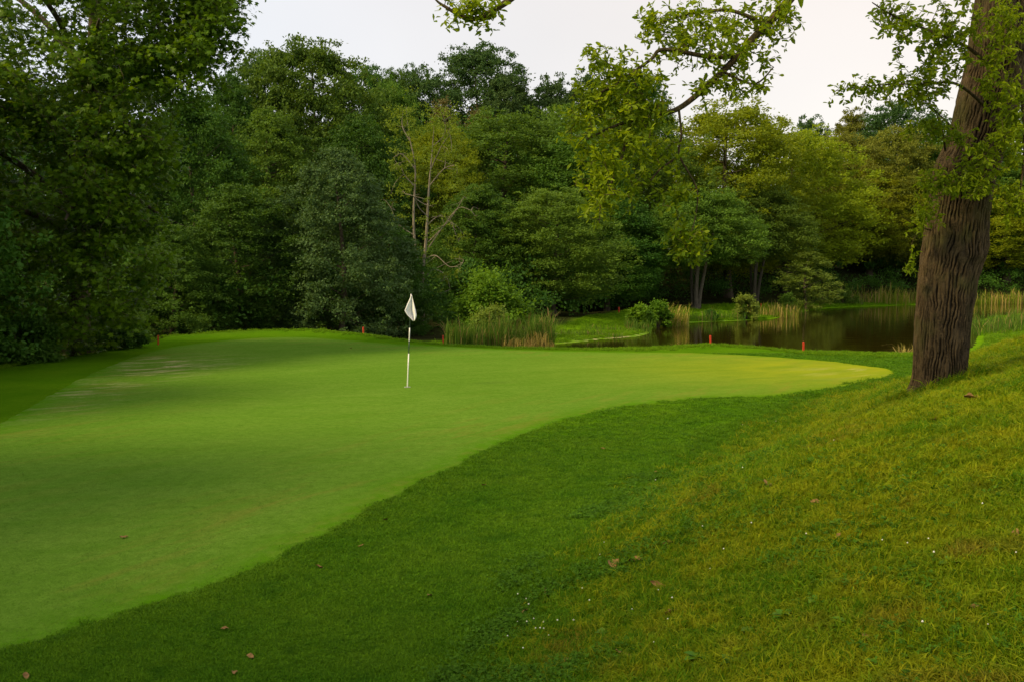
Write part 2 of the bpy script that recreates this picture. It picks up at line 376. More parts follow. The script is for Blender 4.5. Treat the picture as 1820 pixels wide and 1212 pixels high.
M = {}
M['ground'] = ground_mat(); M['green'] = green_mat(); M['water'] = water_mat()
M['blade_rough'] = blade_mat('slope_grass_blades', 'rough'); M['blade_fringe'] = blade_mat('fringe_blades', 'fringe')
M['blade_low'] = blade_mat('low_slope_blades', 'low'); M['clover_leaf'] = blade_mat('clover_leaves', 'clover')
M['blade_green'] = blade_mat('green_nap_blades', 'green')
M['blade_lush'] = blade_mat('lush_blades', 'lush'); M['reed'] = blade_mat('reed_blades', 'reed'); M['dry_reed'] = blade_mat('dry_reed_blades', 'dry'); M['mixed_reed'] = blade_mat('mixed_reed_blades', 'mixed')
M['leaf_oak'] = leaf_mat('oak_leaves', (0.078, 0.145, 0.003), (0.215, 0.275, 0.006), 0.5, 0.5)
M['leaf_plane'] = leaf_mat('broad_leaves', (0.022, 0.080, 0.002), (0.105, 0.195, 0.004), 0.36, 0.5)
M['leaf_dark'] = leaf_mat('dark_leaves', (0.022, 0.074, 0.006), (0.058, 0.128, 0.011), 0.3)
M['leaf_grey'] = leaf_mat('grey_green_leaves', (0.040, 0.094, 0.022), (0.084, 0.146, 0.042), 0.28)
M['leaf_blue'] = leaf_mat('blue_green_leaves', (0.030, 0.074, 0.015), (0.062, 0.116, 0.026), 0.28)
M['leaf_mid'] = leaf_mat('mid_green_leaves', (0.044, 0.108, 0.009), (0.100, 0.180, 0.018), 0.35)
M['leaf_yellow'] = leaf_mat('yellow_green_leaves', (0.110, 0.170, 0.005), (0.225, 0.270, 0.010), 0.42)
M['leaf_olive'] = leaf_mat('olive_brown_leaves', (0.080, 0.112, 0.010), (0.150, 0.170, 0.018), 0.35)
M['leaf_brown'] = leaf_mat('brown_leaves', (0.080, 0.074, 0.026), (0.140, 0.122, 0.040), 0.28)
M['leaf_bright'] = leaf_mat('bright_leaves', (0.062, 0.175, 0.007), (0.130, 0.270, 0.016), 0.4)
M['leaf_lime'] = leaf_mat('sparse_lime_leaves', (0.085, 0.150, 0.010), (0.150, 0.220, 0.018), 0.4)
M['leaf_sapling'] = leaf_mat('pale_sapling_leaves', (0.090, 0.170, 0.020), (0.175, 0.250, 0.038), 0.4)
M['bark'] = bark_mat('tree_bark', (0.035, 0.026, 0.016), (0.11, 0.085, 0.055), 0.6, 0.03)
M['bark_alder'] = bark_mat('alder_bark', (0.04, 0.033, 0.022), (0.12, 0.10, 0.07), 0.6, 0.02)
M['bark_pale'] = bark_mat('pale_dead_bark', (0.11, 0.09, 0.06), (0.25, 0.215, 0.155), 1.0, 0.01)
M['bark_oak'] = bark_mat('oak_bark', (0.014, 0.010, 0.005), (0.096, 0.066, 0.032), 1.25, 0.02, moss=(0.066, 0.064, 0.018))

# ================================================================== the lie of the land
TOE = np.array([(-3.2, -3.0), (-1.6, 2.0), *[G(*p) for p in ((880, 1212), (965, 1040), (1100, 905), (1250, 795), (1400, 722), (1530, 686))],
                (10.7, 23.6), (15.5, 25.2), (24, 26.2), (60, 28)])
TOE = catmull(TOE, 6)
CREST = np.array([(-60, 22), (-24, 23), *[G(*p) for p in ((0, 655), (150, 622), (300, 600), (450, 590), (560, 589), (650, 598), (700, 605), (800, 616), (900, 620), (1050, 622), (1160, 620), (1263, 614), (1330, 617), (1430, 626), (1620, 631))],
                  (20, 30.5), (60, 32)])
WATER_Z = -1.2
POND = catmull(np.array([G(940, 616, WATER_Z), G(1010, 609, WATER_Z), G(1070, 603, WATER_Z), G(1135, 597, WATER_Z), G(1152, 588, WATER_Z), G(1160, 578, WATER_Z),
        G(1240, 573, WATER_Z), G(1310, 570, WATER_Z), G(1370, 567, WATER_Z), G(1405, 559, WATER_Z), G(1460, 549, WATER_Z), G(1540, 545, WATER_Z),
        G(1640, 542, WATER_Z), G(1740, 540, WATER_Z), (84, 118), (80, 92), G(1810, 562, WATER_Z), G(1752, 584, WATER_Z), (24, 46), (15, 38.5), (6, 38), (-1, 38.5), (-3, 42)]), 6, True)
def polyline_sd(x, y, L):
    """distance to the polyline, positive on its right-hand side"""
    best = np.full(len(x), 1e9); sg = np.ones(len(x))
    for a, b in zip(L[:-1], L[1:]):
        d = b - a; t = np.clip(((x - a[0]) * d[0] + (y - a[1]) * d[1]) / (d @ d + 1e-12), 0, 1)
        ex = x - a[0] - t * d[0]; ey = y - a[1] - t * d[1]; q = np.hypot(ex, ey)
        c = (x - a[0]) * d[1] - (y - a[1]) * d[0]
        up = q < best; best = np.where(up, q, best); sg = np.where(up, np.sign(c), sg)
    return best * sg
def inside(x, y, P):
    r = np.zeros(len(x), bool); n = len(P)
    for i in range(n):
        (x0, y0), (x1, y1) = P[i], P[(i + 1) % n]
        if y0 == y1: continue
        c = ((y0 > y) != (y1 > y)) & (x < (x1 - x0) * (y - y0) / (y1 - y0) + x0); r ^= c
    return r
def pond_sd(x, y):
    c = np.vstack([POND, POND[:1]]); d = np.abs(polyline_sd(x, y, c))
    return np.where(inside(x, y, POND), -d, d)
def terrain(x, y, full=False):
    x = np.atleast_1d(np.asarray(x, float)); y = np.atleast_1d(np.asarray(y, float))
    s = polyline_sd(x, y, TOE)
    s2 = s - 1.1 * sstep(8, 14, y) * (1 - 0.75 * sstep(9.2, 12.5, x))
    ramp = 0.5 * (np.sqrt(s2 * s2 + 0.36) + s2) * 0.5
    ramp = 2.4 * (1 - np.exp(-ramp / 2.4)) * 1.18
    z = ramp
    yb = np.interp(x, CREST[:, 0], CREST[:, 1]); cd = y - yb
    z = z + (0.10 - 0.09 * sstep(-6, 2, x) + 0.07 * np.exp(-((x - 7.5) / 1.6) ** 2)) * np.exp(-((cd + 1.0) / 0.9) ** 2) - 1.25 * sstep(0.0, 6.5, cd)
    sd = pond_sd(x, y)
    z = z + (0.9 - 0.25 * sstep(-4, 6, x)) * sstep(12, 42, cd)
    t = np.maximum(0, y - 66 - 26 * sstep(-4, 8, x) - 10 * sstep(10, 45, x)); hill = 0.30 * t * t / (t + 25); hill = hill * (1 - 0.9 * sstep(88, 190, t)); hill = 30 * (1 - np.exp(-hill / 26))
    z = z + hill * sstep(4, 22, sd)
    k = sstep(0, 6, sd)
    zo = (WATER_Z + 0.03 + 0.05 * np.maximum(sd, 0)) * (1 - k) + np.maximum(z, -1.08) * k
    z = np.where(cd > 2.5, np.where(sd > 0, zo, WATER_Z - 0.5 * sstep(0, 4, -sd) + 0.02 * (sd > -0.05)), z)
    z = z + 0.035 * fbm2(x, y, 2.6) * sstep(-1, 1, s) + 0.02 * fbm2(x, y, 5.0, 2)
    z = z + 0.25 * fbm2(x, y, 7.0) * sstep(10, 40, cd) * sstep(2, 8, sd)
    if full: return z, s, cd, sd
    return z
def gz(x, y): return float(terrain(x, y)[0])

GREEN = catmull(np.array([G(*p) for p in ((0, 752), (90, 700), (190, 652), (290, 619), (400, 605), (520, 600), (620, 605), (760, 617), (900, 623), (1100, 626), (1260, 628), (1430, 638), (1540, 650), (1592, 663), (1540, 682), (1400, 704), (1230, 711), (1090, 728), (985, 753), (870, 800), (720, 877), (570, 960), (400, 1034), (200, 1104), (0, 1162))]
        + [(-5.3, 5.5), (-7.3, 7.2), (-8.7, 11.8)]), 8, True)
_n = len(GREEN); _t = np.arange(_n * 3) / 3; GREEN = np.stack([np.interp(_t, np.arange(_n + 1), np.append(GREEN[:, k], GREEN[0, k])) for k in (0, 1)], 1)
GREEN = GREEN + 0.07 * np.stack([fbm2(GREEN[:, 0], GREEN[:, 1], 0.45), fbm2(GREEN[:, 0] + 40, GREEN[:, 1], 0.45)], 1)
def axis(a, b, near, k, h0, hmax):
    out = [near]; h = h0
    p = near
    while p < b: h = min(hmax, h0 + k * abs(p - near)); p += h; out.append(p)
    p = near
    while p > a: h = min(hmax, h0 + k * abs(p - near)); p -= h; out.insert(0, p)
    return np.array(out)
xs = axis(-330, 330, 1.0, 0.035, 0.085, 14); ys = axis(-14, 480, 5.0, 0.016, 0.085, 14)
gx, gy = np.meshgrid(xs, ys, indexing='xy'); X, Y = gx.ravel(), gy.ravel()
Z, S, CD, SD = terrain(X, Y, True)
ing = inside(X, Y, GREEN)
gcl = np.vstack([GREEN, GREEN[:1]]); gd = np.abs(polyline_sd(X, Y, gcl)); gsd = np.where(ing, -gd, gd)
Z = Z - 0.05 * sstep(0.25, 0.7, -gsd)
nx, ny = len(xs), len(ys)
i, j = np.meshgrid(np.arange(ny - 1), np.arange(nx - 1), indexing='ij'); i = i.ravel(); j = j.ravel()
QF = np.stack([i * nx + j, i * nx + j + 1, (i + 1) * nx + j + 1, (i + 1) * nx + j], 1)
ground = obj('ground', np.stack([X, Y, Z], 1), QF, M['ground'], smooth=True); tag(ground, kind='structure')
def fattr(o, name, a):
    at = o.data.attributes.new(name, 'FLOAT', 'POINT'); at.data.foreach_set('value', np.asarray(a, np.float32))
rough_w = sstep(-0.9, 0.9, S)
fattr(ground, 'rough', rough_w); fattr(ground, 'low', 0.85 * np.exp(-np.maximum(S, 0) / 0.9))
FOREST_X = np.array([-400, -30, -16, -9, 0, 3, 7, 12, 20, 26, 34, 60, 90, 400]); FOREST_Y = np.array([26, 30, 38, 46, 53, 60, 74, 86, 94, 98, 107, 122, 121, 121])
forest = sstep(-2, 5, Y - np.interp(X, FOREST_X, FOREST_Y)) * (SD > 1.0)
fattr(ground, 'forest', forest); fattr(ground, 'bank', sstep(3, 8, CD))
pa = G(1050, 592, -0.9)
sand = np.exp(-(((X - pa[0]) / 4.0) ** 2 + ((Y - pa[1]) / 2.0) ** 2)) + 0.2 * np.exp(-(SD / 0.4) ** 2) * (SD > -1) * (Y > 45) * (X < 22)
fattr(ground, 'sand', np.clip(sand, 0, 1))

# putting green: a closed sheet over the ground
cen = np.array([-3.0, 22.0]); nr = 60; nb = len(GREEN)
rr = 1 - (1 - np.linspace(0.0, 1.0, nr)) ** 1.4
gv = (cen + (GREEN - cen)[None] * rr[1:, None, None]).reshape(-1, 2)
gv = np.vstack([cen[None], gv]); gzv = terrain(gv[:, 0], gv[:, 1]) + 0.008
gsd2 = np.abs(polyline_sd(gv[:, 0], gv[:, 1], gcl)); gzv = gzv - 0.012 * (1 - sstep(0, 0.1, gsd2))
i, j = np.meshgrid(np.arange(nr - 2), np.arange(nb), indexing='ij'); i = i.ravel(); j = j.ravel()
q = np.stack([1 + i * nb + j, 1 + (i + 1) * nb + j, 1 + (i + 1) * nb + (j + 1) % nb, 1 + i * nb + (j + 1) % nb], 1)
k = np.arange(nb); tr = np.stack([np.zeros(nb, int), 1 + k, 1 + (k + 1) % nb], 1)
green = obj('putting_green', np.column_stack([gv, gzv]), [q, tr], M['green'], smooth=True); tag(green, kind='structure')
near_side = sstep(24, 10, gv[:, 1] - 0.9 * (gv[:, 0] + 0.5))
edge = np.exp(-(gsd2 / 1.6) ** 2) * 1.0 + 0.5 * np.exp(-(gsd2 / 3.5) ** 2)
fattr(green, 'edge', np.clip(edge, 0, 1))
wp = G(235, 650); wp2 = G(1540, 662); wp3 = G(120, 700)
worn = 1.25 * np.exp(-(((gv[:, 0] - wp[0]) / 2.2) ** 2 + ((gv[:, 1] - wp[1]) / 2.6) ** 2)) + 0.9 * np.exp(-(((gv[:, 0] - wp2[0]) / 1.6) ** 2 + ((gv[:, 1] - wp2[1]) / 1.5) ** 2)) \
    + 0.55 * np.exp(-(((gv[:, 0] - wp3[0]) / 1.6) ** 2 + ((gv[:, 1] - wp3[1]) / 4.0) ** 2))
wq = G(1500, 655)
fattr(green, 'rim', np.exp(-(gsd2 / 0.42) ** 2))
fattr(green, 'dry', np.exp(-(((gv[:, 0] - wq[0]) / 6.0) ** 2 + ((gv[:, 1] - wq[1]) / 5.5) ** 2)))  # mask of the yellow turf tint that stands in for golden light
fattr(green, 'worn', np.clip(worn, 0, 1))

# pond
pc = POND.mean(0); pv = [np.array([[pc[0], pc[1], WATER_Z]])]
pexp = POND + unit(POND - pc) * 1.2
pond_m = mesh('pond', np.vstack([np.column_stack([POND, np.full(len(POND), WATER_Z)])]), np.arange(len(POND))[None], M['water'])
pond = link('pond', pond_m); tag(pond, kind='structure')

# ================================================================== grass blades
SRC = {}
def tuft_mesh(name, mat, n, spread, h, w, lean, seed):
    r = np.random.default_rng(seed)
    a = r.random(n) * 6.283; q = np.sqrt(r.random(n)) * spread
    B = np.stack([np.cos(a) * q, np.sin(a) * q, np.full(n, -0.006)], 1)
    az = r.random(n) * 6.283; ln = lean * (0.3 + r.random(n)); hh = h * (0.45 + 0.75 * r.random(n))
    d = np.stack([np.cos(az), np.sin(az), np.zeros(n)], 1); sd = np.stack([-np.sin(az), np.cos(az), np.zeros(n)], 1)
    up = np.array([0, 0, 1.0]); ww = (w * (0.6 + 0.8 * r.random(n)))[:, None]; hh = hh[:, None]; ln = ln[:, None]
    m_ = B + up * hh * 0.6 + d * hh * ln * 0.35; tip = B + up * hh * (1 - 0.25 * np.minimum(ln, 1.6)) + d * hh * ln
    V = np.stack([B - sd * ww, B + sd * ww, m_ - sd * ww * 0.8, m_ + sd * ww * 0.8, tip], 1).reshape(-1, 3)
    f = np.array([[0, 1, 3], [0, 3, 2], [2, 3, 4]]); Fc = (f[None] + (np.arange(n) * 5)[:, None, None]).reshape(-1, 3)
    return mesh(name, V, Fc, mat)
def tuft_collection(name, meshes):
    c = bpy.data.collections.new(name)
    for k, me in enumerate(meshes):
        o = bpy.data.objects.new(name + '_source', me); c.objects.link(o)
    return c
def scatter(name, P, rot, scl, idx, coll):
    me = bpy.data.meshes.new(name); me.vertices.add(len(P)); me.vertices.foreach_set('co', np.asarray(P, np.float32).ravel())
    at = me.attributes.new('rot', 'FLOAT_VECTOR', 'POINT'); at.data.foreach_set('vector', np.asarray(rot, np.float32).ravel())
    at = me.attributes.new('scl', 'FLOAT_VECTOR', 'POINT'); at.data.foreach_set('vector', np.asarray(scl, np.float32).ravel())
    at = me.attributes.new('idx', 'INT', 'POINT'); at.data.foreach_set('value', np.asarray(idx, np.int32))
    o = link(name, me)
    ng = bpy.data.node_groups.new(name + '_nodes', 'GeometryNodeTree')
    ng.interface.new_socket('Geometry', in_out='INPUT', socket_type='NodeSocketGeometry')
    ng.interface.new_socket('Geometry', in_out='OUTPUT', socket_type='NodeSocketGeometry')
    gi = ng.nodes.new('NodeGroupInput'); go = ng.nodes.new('NodeGroupOutput')
    ci = ng.nodes.new('GeometryNodeCollectionInfo'); ci.inputs['Collection'].default_value = coll
    ci.inputs['Separate Children'].default_value = True; ci.inputs['Reset Children'].default_value = True
    ip = ng.nodes.new('GeometryNodeInstanceOnPoints'); ip.inputs['Pick Instance'].default_value = True
    def na(n_, t_):
        a = ng.nodes.new('GeometryNodeInputNamedAttribute'); a.data_type = t_; a.inputs['Name'].default_value = n_
        return [s for s in a.outputs if s.enabled and s.name == 'Attribute'][0]
    ng.links.new(gi.outputs[0], ip.inputs['Points']); ng.links.new(ci.outputs[0], ip.inputs['Instance'])
    er = ng.nodes.new('FunctionNodeEulerToRotation'); ng.links.new(na('rot', 'FLOAT_VECTOR'), er.inputs[0])
    ng.links.new(er.outputs[0], ip.inputs['Rotation']); ng.links.new(na('scl', 'FLOAT_VECTOR'), ip.inputs['Scale'])
    ng.links.new(na('idx', 'INT'), ip.inputs['Instance Index']); ng.links.new(ip.outputs[0], go.inputs[0])
    md = o.modifiers.new('blades', 'NODES'); md.node_group = ng
    tag(o, kind='stuff')
    return o
def sample_view(n, y0, y1, keep, power=1.0, margin=1.08):
    """random ground points spread over the part of the land in front of the camera, thinning with distance"""
    out = []; got = 0
    while got < n:
        u = RNG.random(n * 2); y = y0 * (y1 / y0) ** (u ** power)
        x = (RNG.random(n * 2) * 2 - 1) * (y * 0.5774 * margin + 0.6)
        w = keep(x, y); k = RNG.random(len(x)) < w
        p = np.stack([x[k], y[k]], 1); out.append(p); got += len(p)
    return np.concatenate(out)[:n]
def gsd_of(x, y):
    d = np.abs(polyline_sd(x, y, gcl)); return np.where(inside(x, y, GREEN), -d, d)
def put(name, xy, coll, nsrc, smin, smax, dist_gain=0.0, tilt=0.18, zoff=0.0, idx=None):
    n = len(xy); z = terrain(xy[:, 0], xy[:, 1]) + zoff
    rot = np.stack([RNG.normal(size=n) * tilt, RNG.normal(size=n) * tilt, RNG.random(n) * 6.283], 1)
    s = smin + (smax - smin) * RNG.random(n); g = 1 + dist_gain * np.maximum(0, xy[:, 1] - 5)
    scl = np.stack([s * g, s * g, s * (0.8 + 0.4 * RNG.random(n)) * np.sqrt(g)], 1)
    return scatter(name, np.column_stack([xy, z]), rot, scl, RNG.integers(0, nsrc, n) if idx is None else idx, coll)
c_rough = tuft_collection('rough_tuft', [tuft_mesh('rough_tuft', M['blade_rough'], 26, 0.055, 0.055, 0.0022, 1.3, 100 + k) for k in range(5)] + [tuft_mesh('rough_tuft', M['blade_low'], 28, 0.055, 0.045, 0.0022, 1.2, 120 + k) for k in range(5)])
def keep_rough(x, y):
    s = polyline_sd(x, y, TOE); e = s + 0.35 * fbm2(x, y, 0.8)
    return sstep(-0.35, 0.15, e) * (y < 27)
xy = sample_view(52000, 2.2, 27, keep_rough, 0.85)
sl = polyline_sd(xy[:, 0], xy[:, 1], TOE); gr = RNG.random(len(xy)) < 0.12 + 0.85 * np.exp(-np.maximum(sl + 0.25 * fbm2(xy[:, 0], xy[:, 1], 0.9), 0) / 0.9)
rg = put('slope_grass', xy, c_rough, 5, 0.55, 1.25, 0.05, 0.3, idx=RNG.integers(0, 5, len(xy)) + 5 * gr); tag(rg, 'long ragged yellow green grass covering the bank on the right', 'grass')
c_fr = tuft_collection('fringe_tuft', [tuft_mesh('fringe_tuft', M['blade_fringe'], 40, 0.06, 0.026, 0.0024, 0.9, 200 + k) for k in range(4)])
def keep_fringe(x, y):
    s = polyline_sd(x, y, TOE) + 0.3 * fbm2(x, y, 0.8); g = gsd_of(x, y) + 0.10 * fbm2(x, y, 0.5)
    return (s < 0.25) * sstep(-0.10, 0.05, g) * (((y < 21) & (x > -9)) * (1 - 0.65 * sstep(10, 18, y)) + 0.8 * ((y > 21) & (y < 31.5) & (x > 3.5)))
# clover patches low on the bank
def clover_mesh(seed):
    r = np.random.default_rng(seed); mb = MB()
    for _ in range(14):
        c = np.array([*(r.normal(size=2) * .045), .022 + .022 * r.random()]); az = r.random() * 6.28; s = .008 + .005 * r.random(); tl = r.normal(size=2) * .35
        for k in range(3):
            a0 = az + k * 2.094; q = np.array([(0, 0), (.55, -.5), (1.05, -.35), (1.15, 0), (1.05, .35), (.55, .5)]) * s
            x_ = q[:, 0] * math.cos(a0) - q[:, 1] * math.sin(a0); y_ = q[:, 0] * math.sin(a0) + q[:, 1] * math.cos(a0)
            V = np.stack([x_ + c[0], y_ + c[1], c[2] + tl[0] * x_ + tl[1] * y_ + .1 * s * np.array([0, 1, 1, 0, 1, 1])], 1); mb.add(V, np.array([(0, 1, 3), (1, 2, 3), (0, 3, 5), (3, 4, 5)]))
    return mb.mesh('clover_tuft', M['clover_leaf'], False)
c_cl = tuft_collection('clover_tuft', [clover_mesh(600 + k) for k in range(4)])
def keep_clover(x, y):
    s = polyline_sd(x, y, TOE); return sstep(-.45, .0, s) * np.exp(-np.maximum(s, 0) / 0.9) * sstep(-.15, .35, fbm2(x, y, .7)) * (y < 12)
xy = sample_view(5200, 2.6, 12, keep_clover, 1.0)
ck = put('clover_cover', xy, c_cl, 4, 0.7, 1.2, 0.02, 0.2); tag(ck, 'small clover leaves low on the bank', 'clover')
xy = sample_view(48000, 4.8, 31.5, keep_fringe, 0.9)
fg = put('fringe_grass', xy, c_fr, 4, 0.7, 1.2, 0.06, 0.1); tag(fg, 'short dark green mown collar grass in front of the green', 'grass')
fx = W(1667, 690, 13.0)[0]; a_ = RNG.random(520) * 6.283; q_ = 0.36 + 0.42 * RNG.random(520) ** 1.5
xy = np.stack([fx + np.cos(a_) * q_ * 1.15, 13.0 + np.sin(a_) * q_], 1)
og = put('oak_foot_grass', xy, c_rough, 10, 1.5, 3.2, 0.0, 0.3); tag(og, 'taller tufts of grass around the foot of the oak', 'grass')
# the close mown nap of the green, near enough to show
c_gn = tuft_collection('nap_tuft', [tuft_mesh('nap_tuft', M['blade_green'], 60, 0.13, 0.0065, 0.0020, 1.2, 250 + k) for k in range(4)])
xy = sample_view(30000, 5.2, 19, lambda x, y: (gsd_of(x, y) < -0.05) * (1 - sstep(9, 19, y)), 1.0)
gn = put('green_nap', xy, c_gn, 4, 0.8, 1.2, 0.02, 0.03, 0.006); tag(gn, 'close mown grass nap of the putting green', 'grass')
# lusher uncut grass along the far lip of the green and the pond banks
c_lu = tuft_collection('lip_tuft', [tuft_mesh('lip_tuft', M['blade_lush'], 30, 0.12, 0.13, 0.006, 0.9, 300 + k) for k in range(4)])
def keep_lip(x, y):
    yb = np.interp(x, CREST[:, 0], CREST[:, 1]); e = y - yb + 0.5 * fbm2(x, y, 1.5)
    return sstep(-1.6, -0.9, e) * ((e < 3.0) | ((x > 11) & (e < 24) & (pond_sd(x, y) > 0.1))) * (gsd_of(x, y) > 0.5)
xy = sample_view(11500, 24, 56, keep_lip, 1.0)
lg = put('lip_grass', xy, c_lu, 4, 0.35, 0.95, 0.0, 0.2); tag(lg, 'lush bright grass along the far lip of the green', 'grass')
def keep_bank(x, y):
    sd = pond_sd(x, y); f = y - np.interp(x, FOREST_X, FOREST_Y)
    return (sd > 0.2) * (f < 1.0) * (y > 44) * (0.35 + 0.65 * (sd < 2.5))
xy = sample_view(11000, 44, 130, keep_bank, 0.9)
bg = put('bank_grass', xy, c_lu, 4, 0.6, 1.5, 0.006, 0.2); tag(bg, 'green grass on the bank beyond the pond', 'grass')

# ================================================================== woodland trees
def prof(kind, t):
    if kind == 'layered': return np.interp(t, [0, .12, .35, .6, .82, 1], [.55, .9, 1.0, .95, .74, .3])
    if kind == 'dome': return np.sqrt(np.clip(1 - (np.maximum(t - .38, 0) / .62) ** 2.2, 0, 1)) * np.interp(t, [0, .2, .4, 1], [.62, .9, 1, 1])
    if kind == 'shaggy': return np.interp(t, [0, .1, .3, .6, .85, 1], [.82, 1.0, 1.0, .8, .48, .12])
    if kind == 'alder': return np.interp(t, [0, .15, .4, .7, 1], [.75, 1.0, 1.0, .8, .35])
    if kind == 'feathery': return np.interp(t, [0, .2, .5, .8, 1], [.7, 1.0, .95, .72, .3])
    return np.interp(t, [0, .2, .5, .8, 1], [.6, .95, 1.0, .7, .15])
SPEC = {  # height, radius, crown base, clumps, clump radius range, flatness, leaves per clump, leaf size, clump shell
    'layered': (20, 6.4, .14, 300, (0.8, 1.7), .68, 210, .23, .42),
    'dome': (18, 7.2, .05, 330, (0.9, 1.6), .66, 180, .29, .45),
    'shaggy': (16, 6.2, .0, 360, (0.6, 1.25), .62, 165, .21, .48),
    'alder': (15, 5.6, .36, 240, (0.7, 1.5), .55, 200, .22, .42),
    'feathery': (16, 5.2, .08, 170, (0.6, 1.4), .55, 150, .27, .3),
    'sapling': (6.5, 1.9, .04, 90, (0.28, 0.6), .70, 110, .13, .45),
}
def crown_and_trunk(kind, seed, spec=None):
    H, R, cb, n, (r0, r1), flat, per, ls, shell = spec or SPEC[kind]
    r = np.random.default_rng(seed)
    t = r.random(n) ** 0.9; a = np.arange(n) * 2.399963 + r.random(n) * 0.9
    lob = 1 + 0.22 * np.sin(a * 3 + seed) + 0.12 * np.sin(a * 5 + 2 * seed)
    q = shell + (1 - shell) * np.sqrt(r.random(n))
    rad = prof(kind, t) * R * lob * q - 0.3
    zz = H * (cb + (0.97 - cb) * t)
    C = np.stack([np.cos(a) * rad, np.sin(a) * rad, zz], 1); C[:, :2] += r.normal(size=(n, 2)) * 0.25
    RR = (r0 + (r1 - r0) * r.random(n)) * np.interp(t, [0, .5, 1], [.95, 1.05, .62])
    C[:, 2] -= (RR * flat) * np.interp(t, [0, .9, 1], [0, .3, 1.0])
    m_ = int(n * .9); t2 = r.random(m_) ** .85; a2 = r.random(m_) * 6.283; lob2 = 1 + 0.22 * np.sin(a2 * 3 + seed) + 0.12 * np.sin(a2 * 5 + 2 * seed)
    rd2 = prof(kind, t2) * R * lob2 * (.95 + .22 * r.random(m_)) - .1; C2 = np.stack([np.cos(a2) * rd2, np.sin(a2) * rd2, H * (cb + (1.0 - cb) * t2)], 1)
    R2 = r0 * (.35 + .4 * r.random(m_))
    V2, F2 = pads(C2, R2, .7, (per * .16 * (R2 / R2.mean()) ** 1.4).astype(int) + 5, ls * .95, LEAF_RHOMB, r)
    V, Fc = pads(C, RR, flat, (per * (RR / RR.mean()) ** 1.6).astype(int) + 8, ls, LEAF_RHOMB, r)
    V, Fc = np.vstack([V, V2]), np.vstack([Fc, F2 + len(V)])
    tb = MB(); k = np.linspace(0, 1, 12)
    w = np.stack([np.sin(k * 5 + seed) * .25, np.cos(k * 4 + seed) * .25, k * H * 0.9 - 0.4], 1) * np.array([R / 6, R / 6, 1]); w[:, :2] -= w[0, :2]
    tr = H * 0.014 * (1.25 - k) + 0.10 * H * 0.014 * np.exp(-k * 30) * 6
    tb.tube(w, tr, 9)
    if kind == 'alder':
        for q in range(3):
            az = q * 2.1 + seed; dd = np.array([math.cos(az), math.sin(az), 0]); tb.tube(w + dd * (0.25 + 1.6 * k[:, None] ** 1.2) + np.array([0, 0, 0]), tr * (.85 - .1 * q), 8)
    for c in C[r.permutation(n)[:26]]:
        zs = max(0.12 * H, c[2] - 0.35 * np.hypot(c[0], c[1]) - 0.5); b = np.array([np.interp(zs, w[:, 2], w[:, 0]), np.interp(zs, w[:, 2], w[:, 1]), zs])
        mid = (b + c) / 2 + np.array([0, 0, -0.10 * np.hypot(c[0], c[1])]) * 0.6 + r.normal(size=3) * 0.15
        tb.tube(catmull([b, mid, c], 4), np.linspace(H * 0.004, H * 0.0009, 9), 5)
    return V, Fc, tb
PROTO = {}
for kd, seeds in (('layered', (11, 12, 13)), ('dome', (21, 22)), ('shaggy', (31, 32, 33)), ('alder', (61, 62)), ('feathery', (41,)), ('sapling', (51, 52))):
    PROTO[kd] = []
    for sd_ in seeds:
        V, Fc, tb = crown_and_trunk(kd, sd_)
        PROTO[kd].append((mesh(kd + '_crown', V, Fc), tb.mesh('trunk', M['bark_alder' if kd == 'alder' else 'bark'])))
_cm = {}
def crown_data(kind, var, mat):
    key = (kind, var, mat)
    if key not in _cm:
        me = PROTO[kind][var][0]
        # the crown mesh is shared; each leaf colour has its own copy of the data block only when first used
        if not me.materials: me.materials.append(M[mat])
        _cm[key] = me
    return _cm[key]
def tree(name, u, v, d, w, kind, mat, label, group='trees of the wood beyond the green', cat='tree', base=None):
    """u: pixel column of the trunk, v: pixel row of the top, d: metres ahead, w: crown width in pixels"""
    p = W(u, v, d); x = p[0]; zb = gz(x, d) - 0.05 if base is None else base
    H, R = SPEC[kind][:2]; var = random.randrange(len(PROTO[kind]))
    sx = w * 1.1 / F_PX * d / 2 / R; sz = (p[2] - zb) / H
    t = empty(name, (x, d, zb), random.random() * 6.28, (sx, sx, sz)); tag(t, label, cat, group)
    tk = link('trunk', PROTO[kind][var][1], t)
    cr = link('crown', crown_data(kind, var, mat), t)
    if not cr.data.materials: cr.data.materials.append(M[mat])
    cr.material_slots[0].link = 'OBJECT'; cr.material_slots[0].material = M[mat]
    return t
EDGE, HILL, SKY_ = 'trees at the front edge of the wood', 'trees on the wooded hillside', 'trees along the skyline'
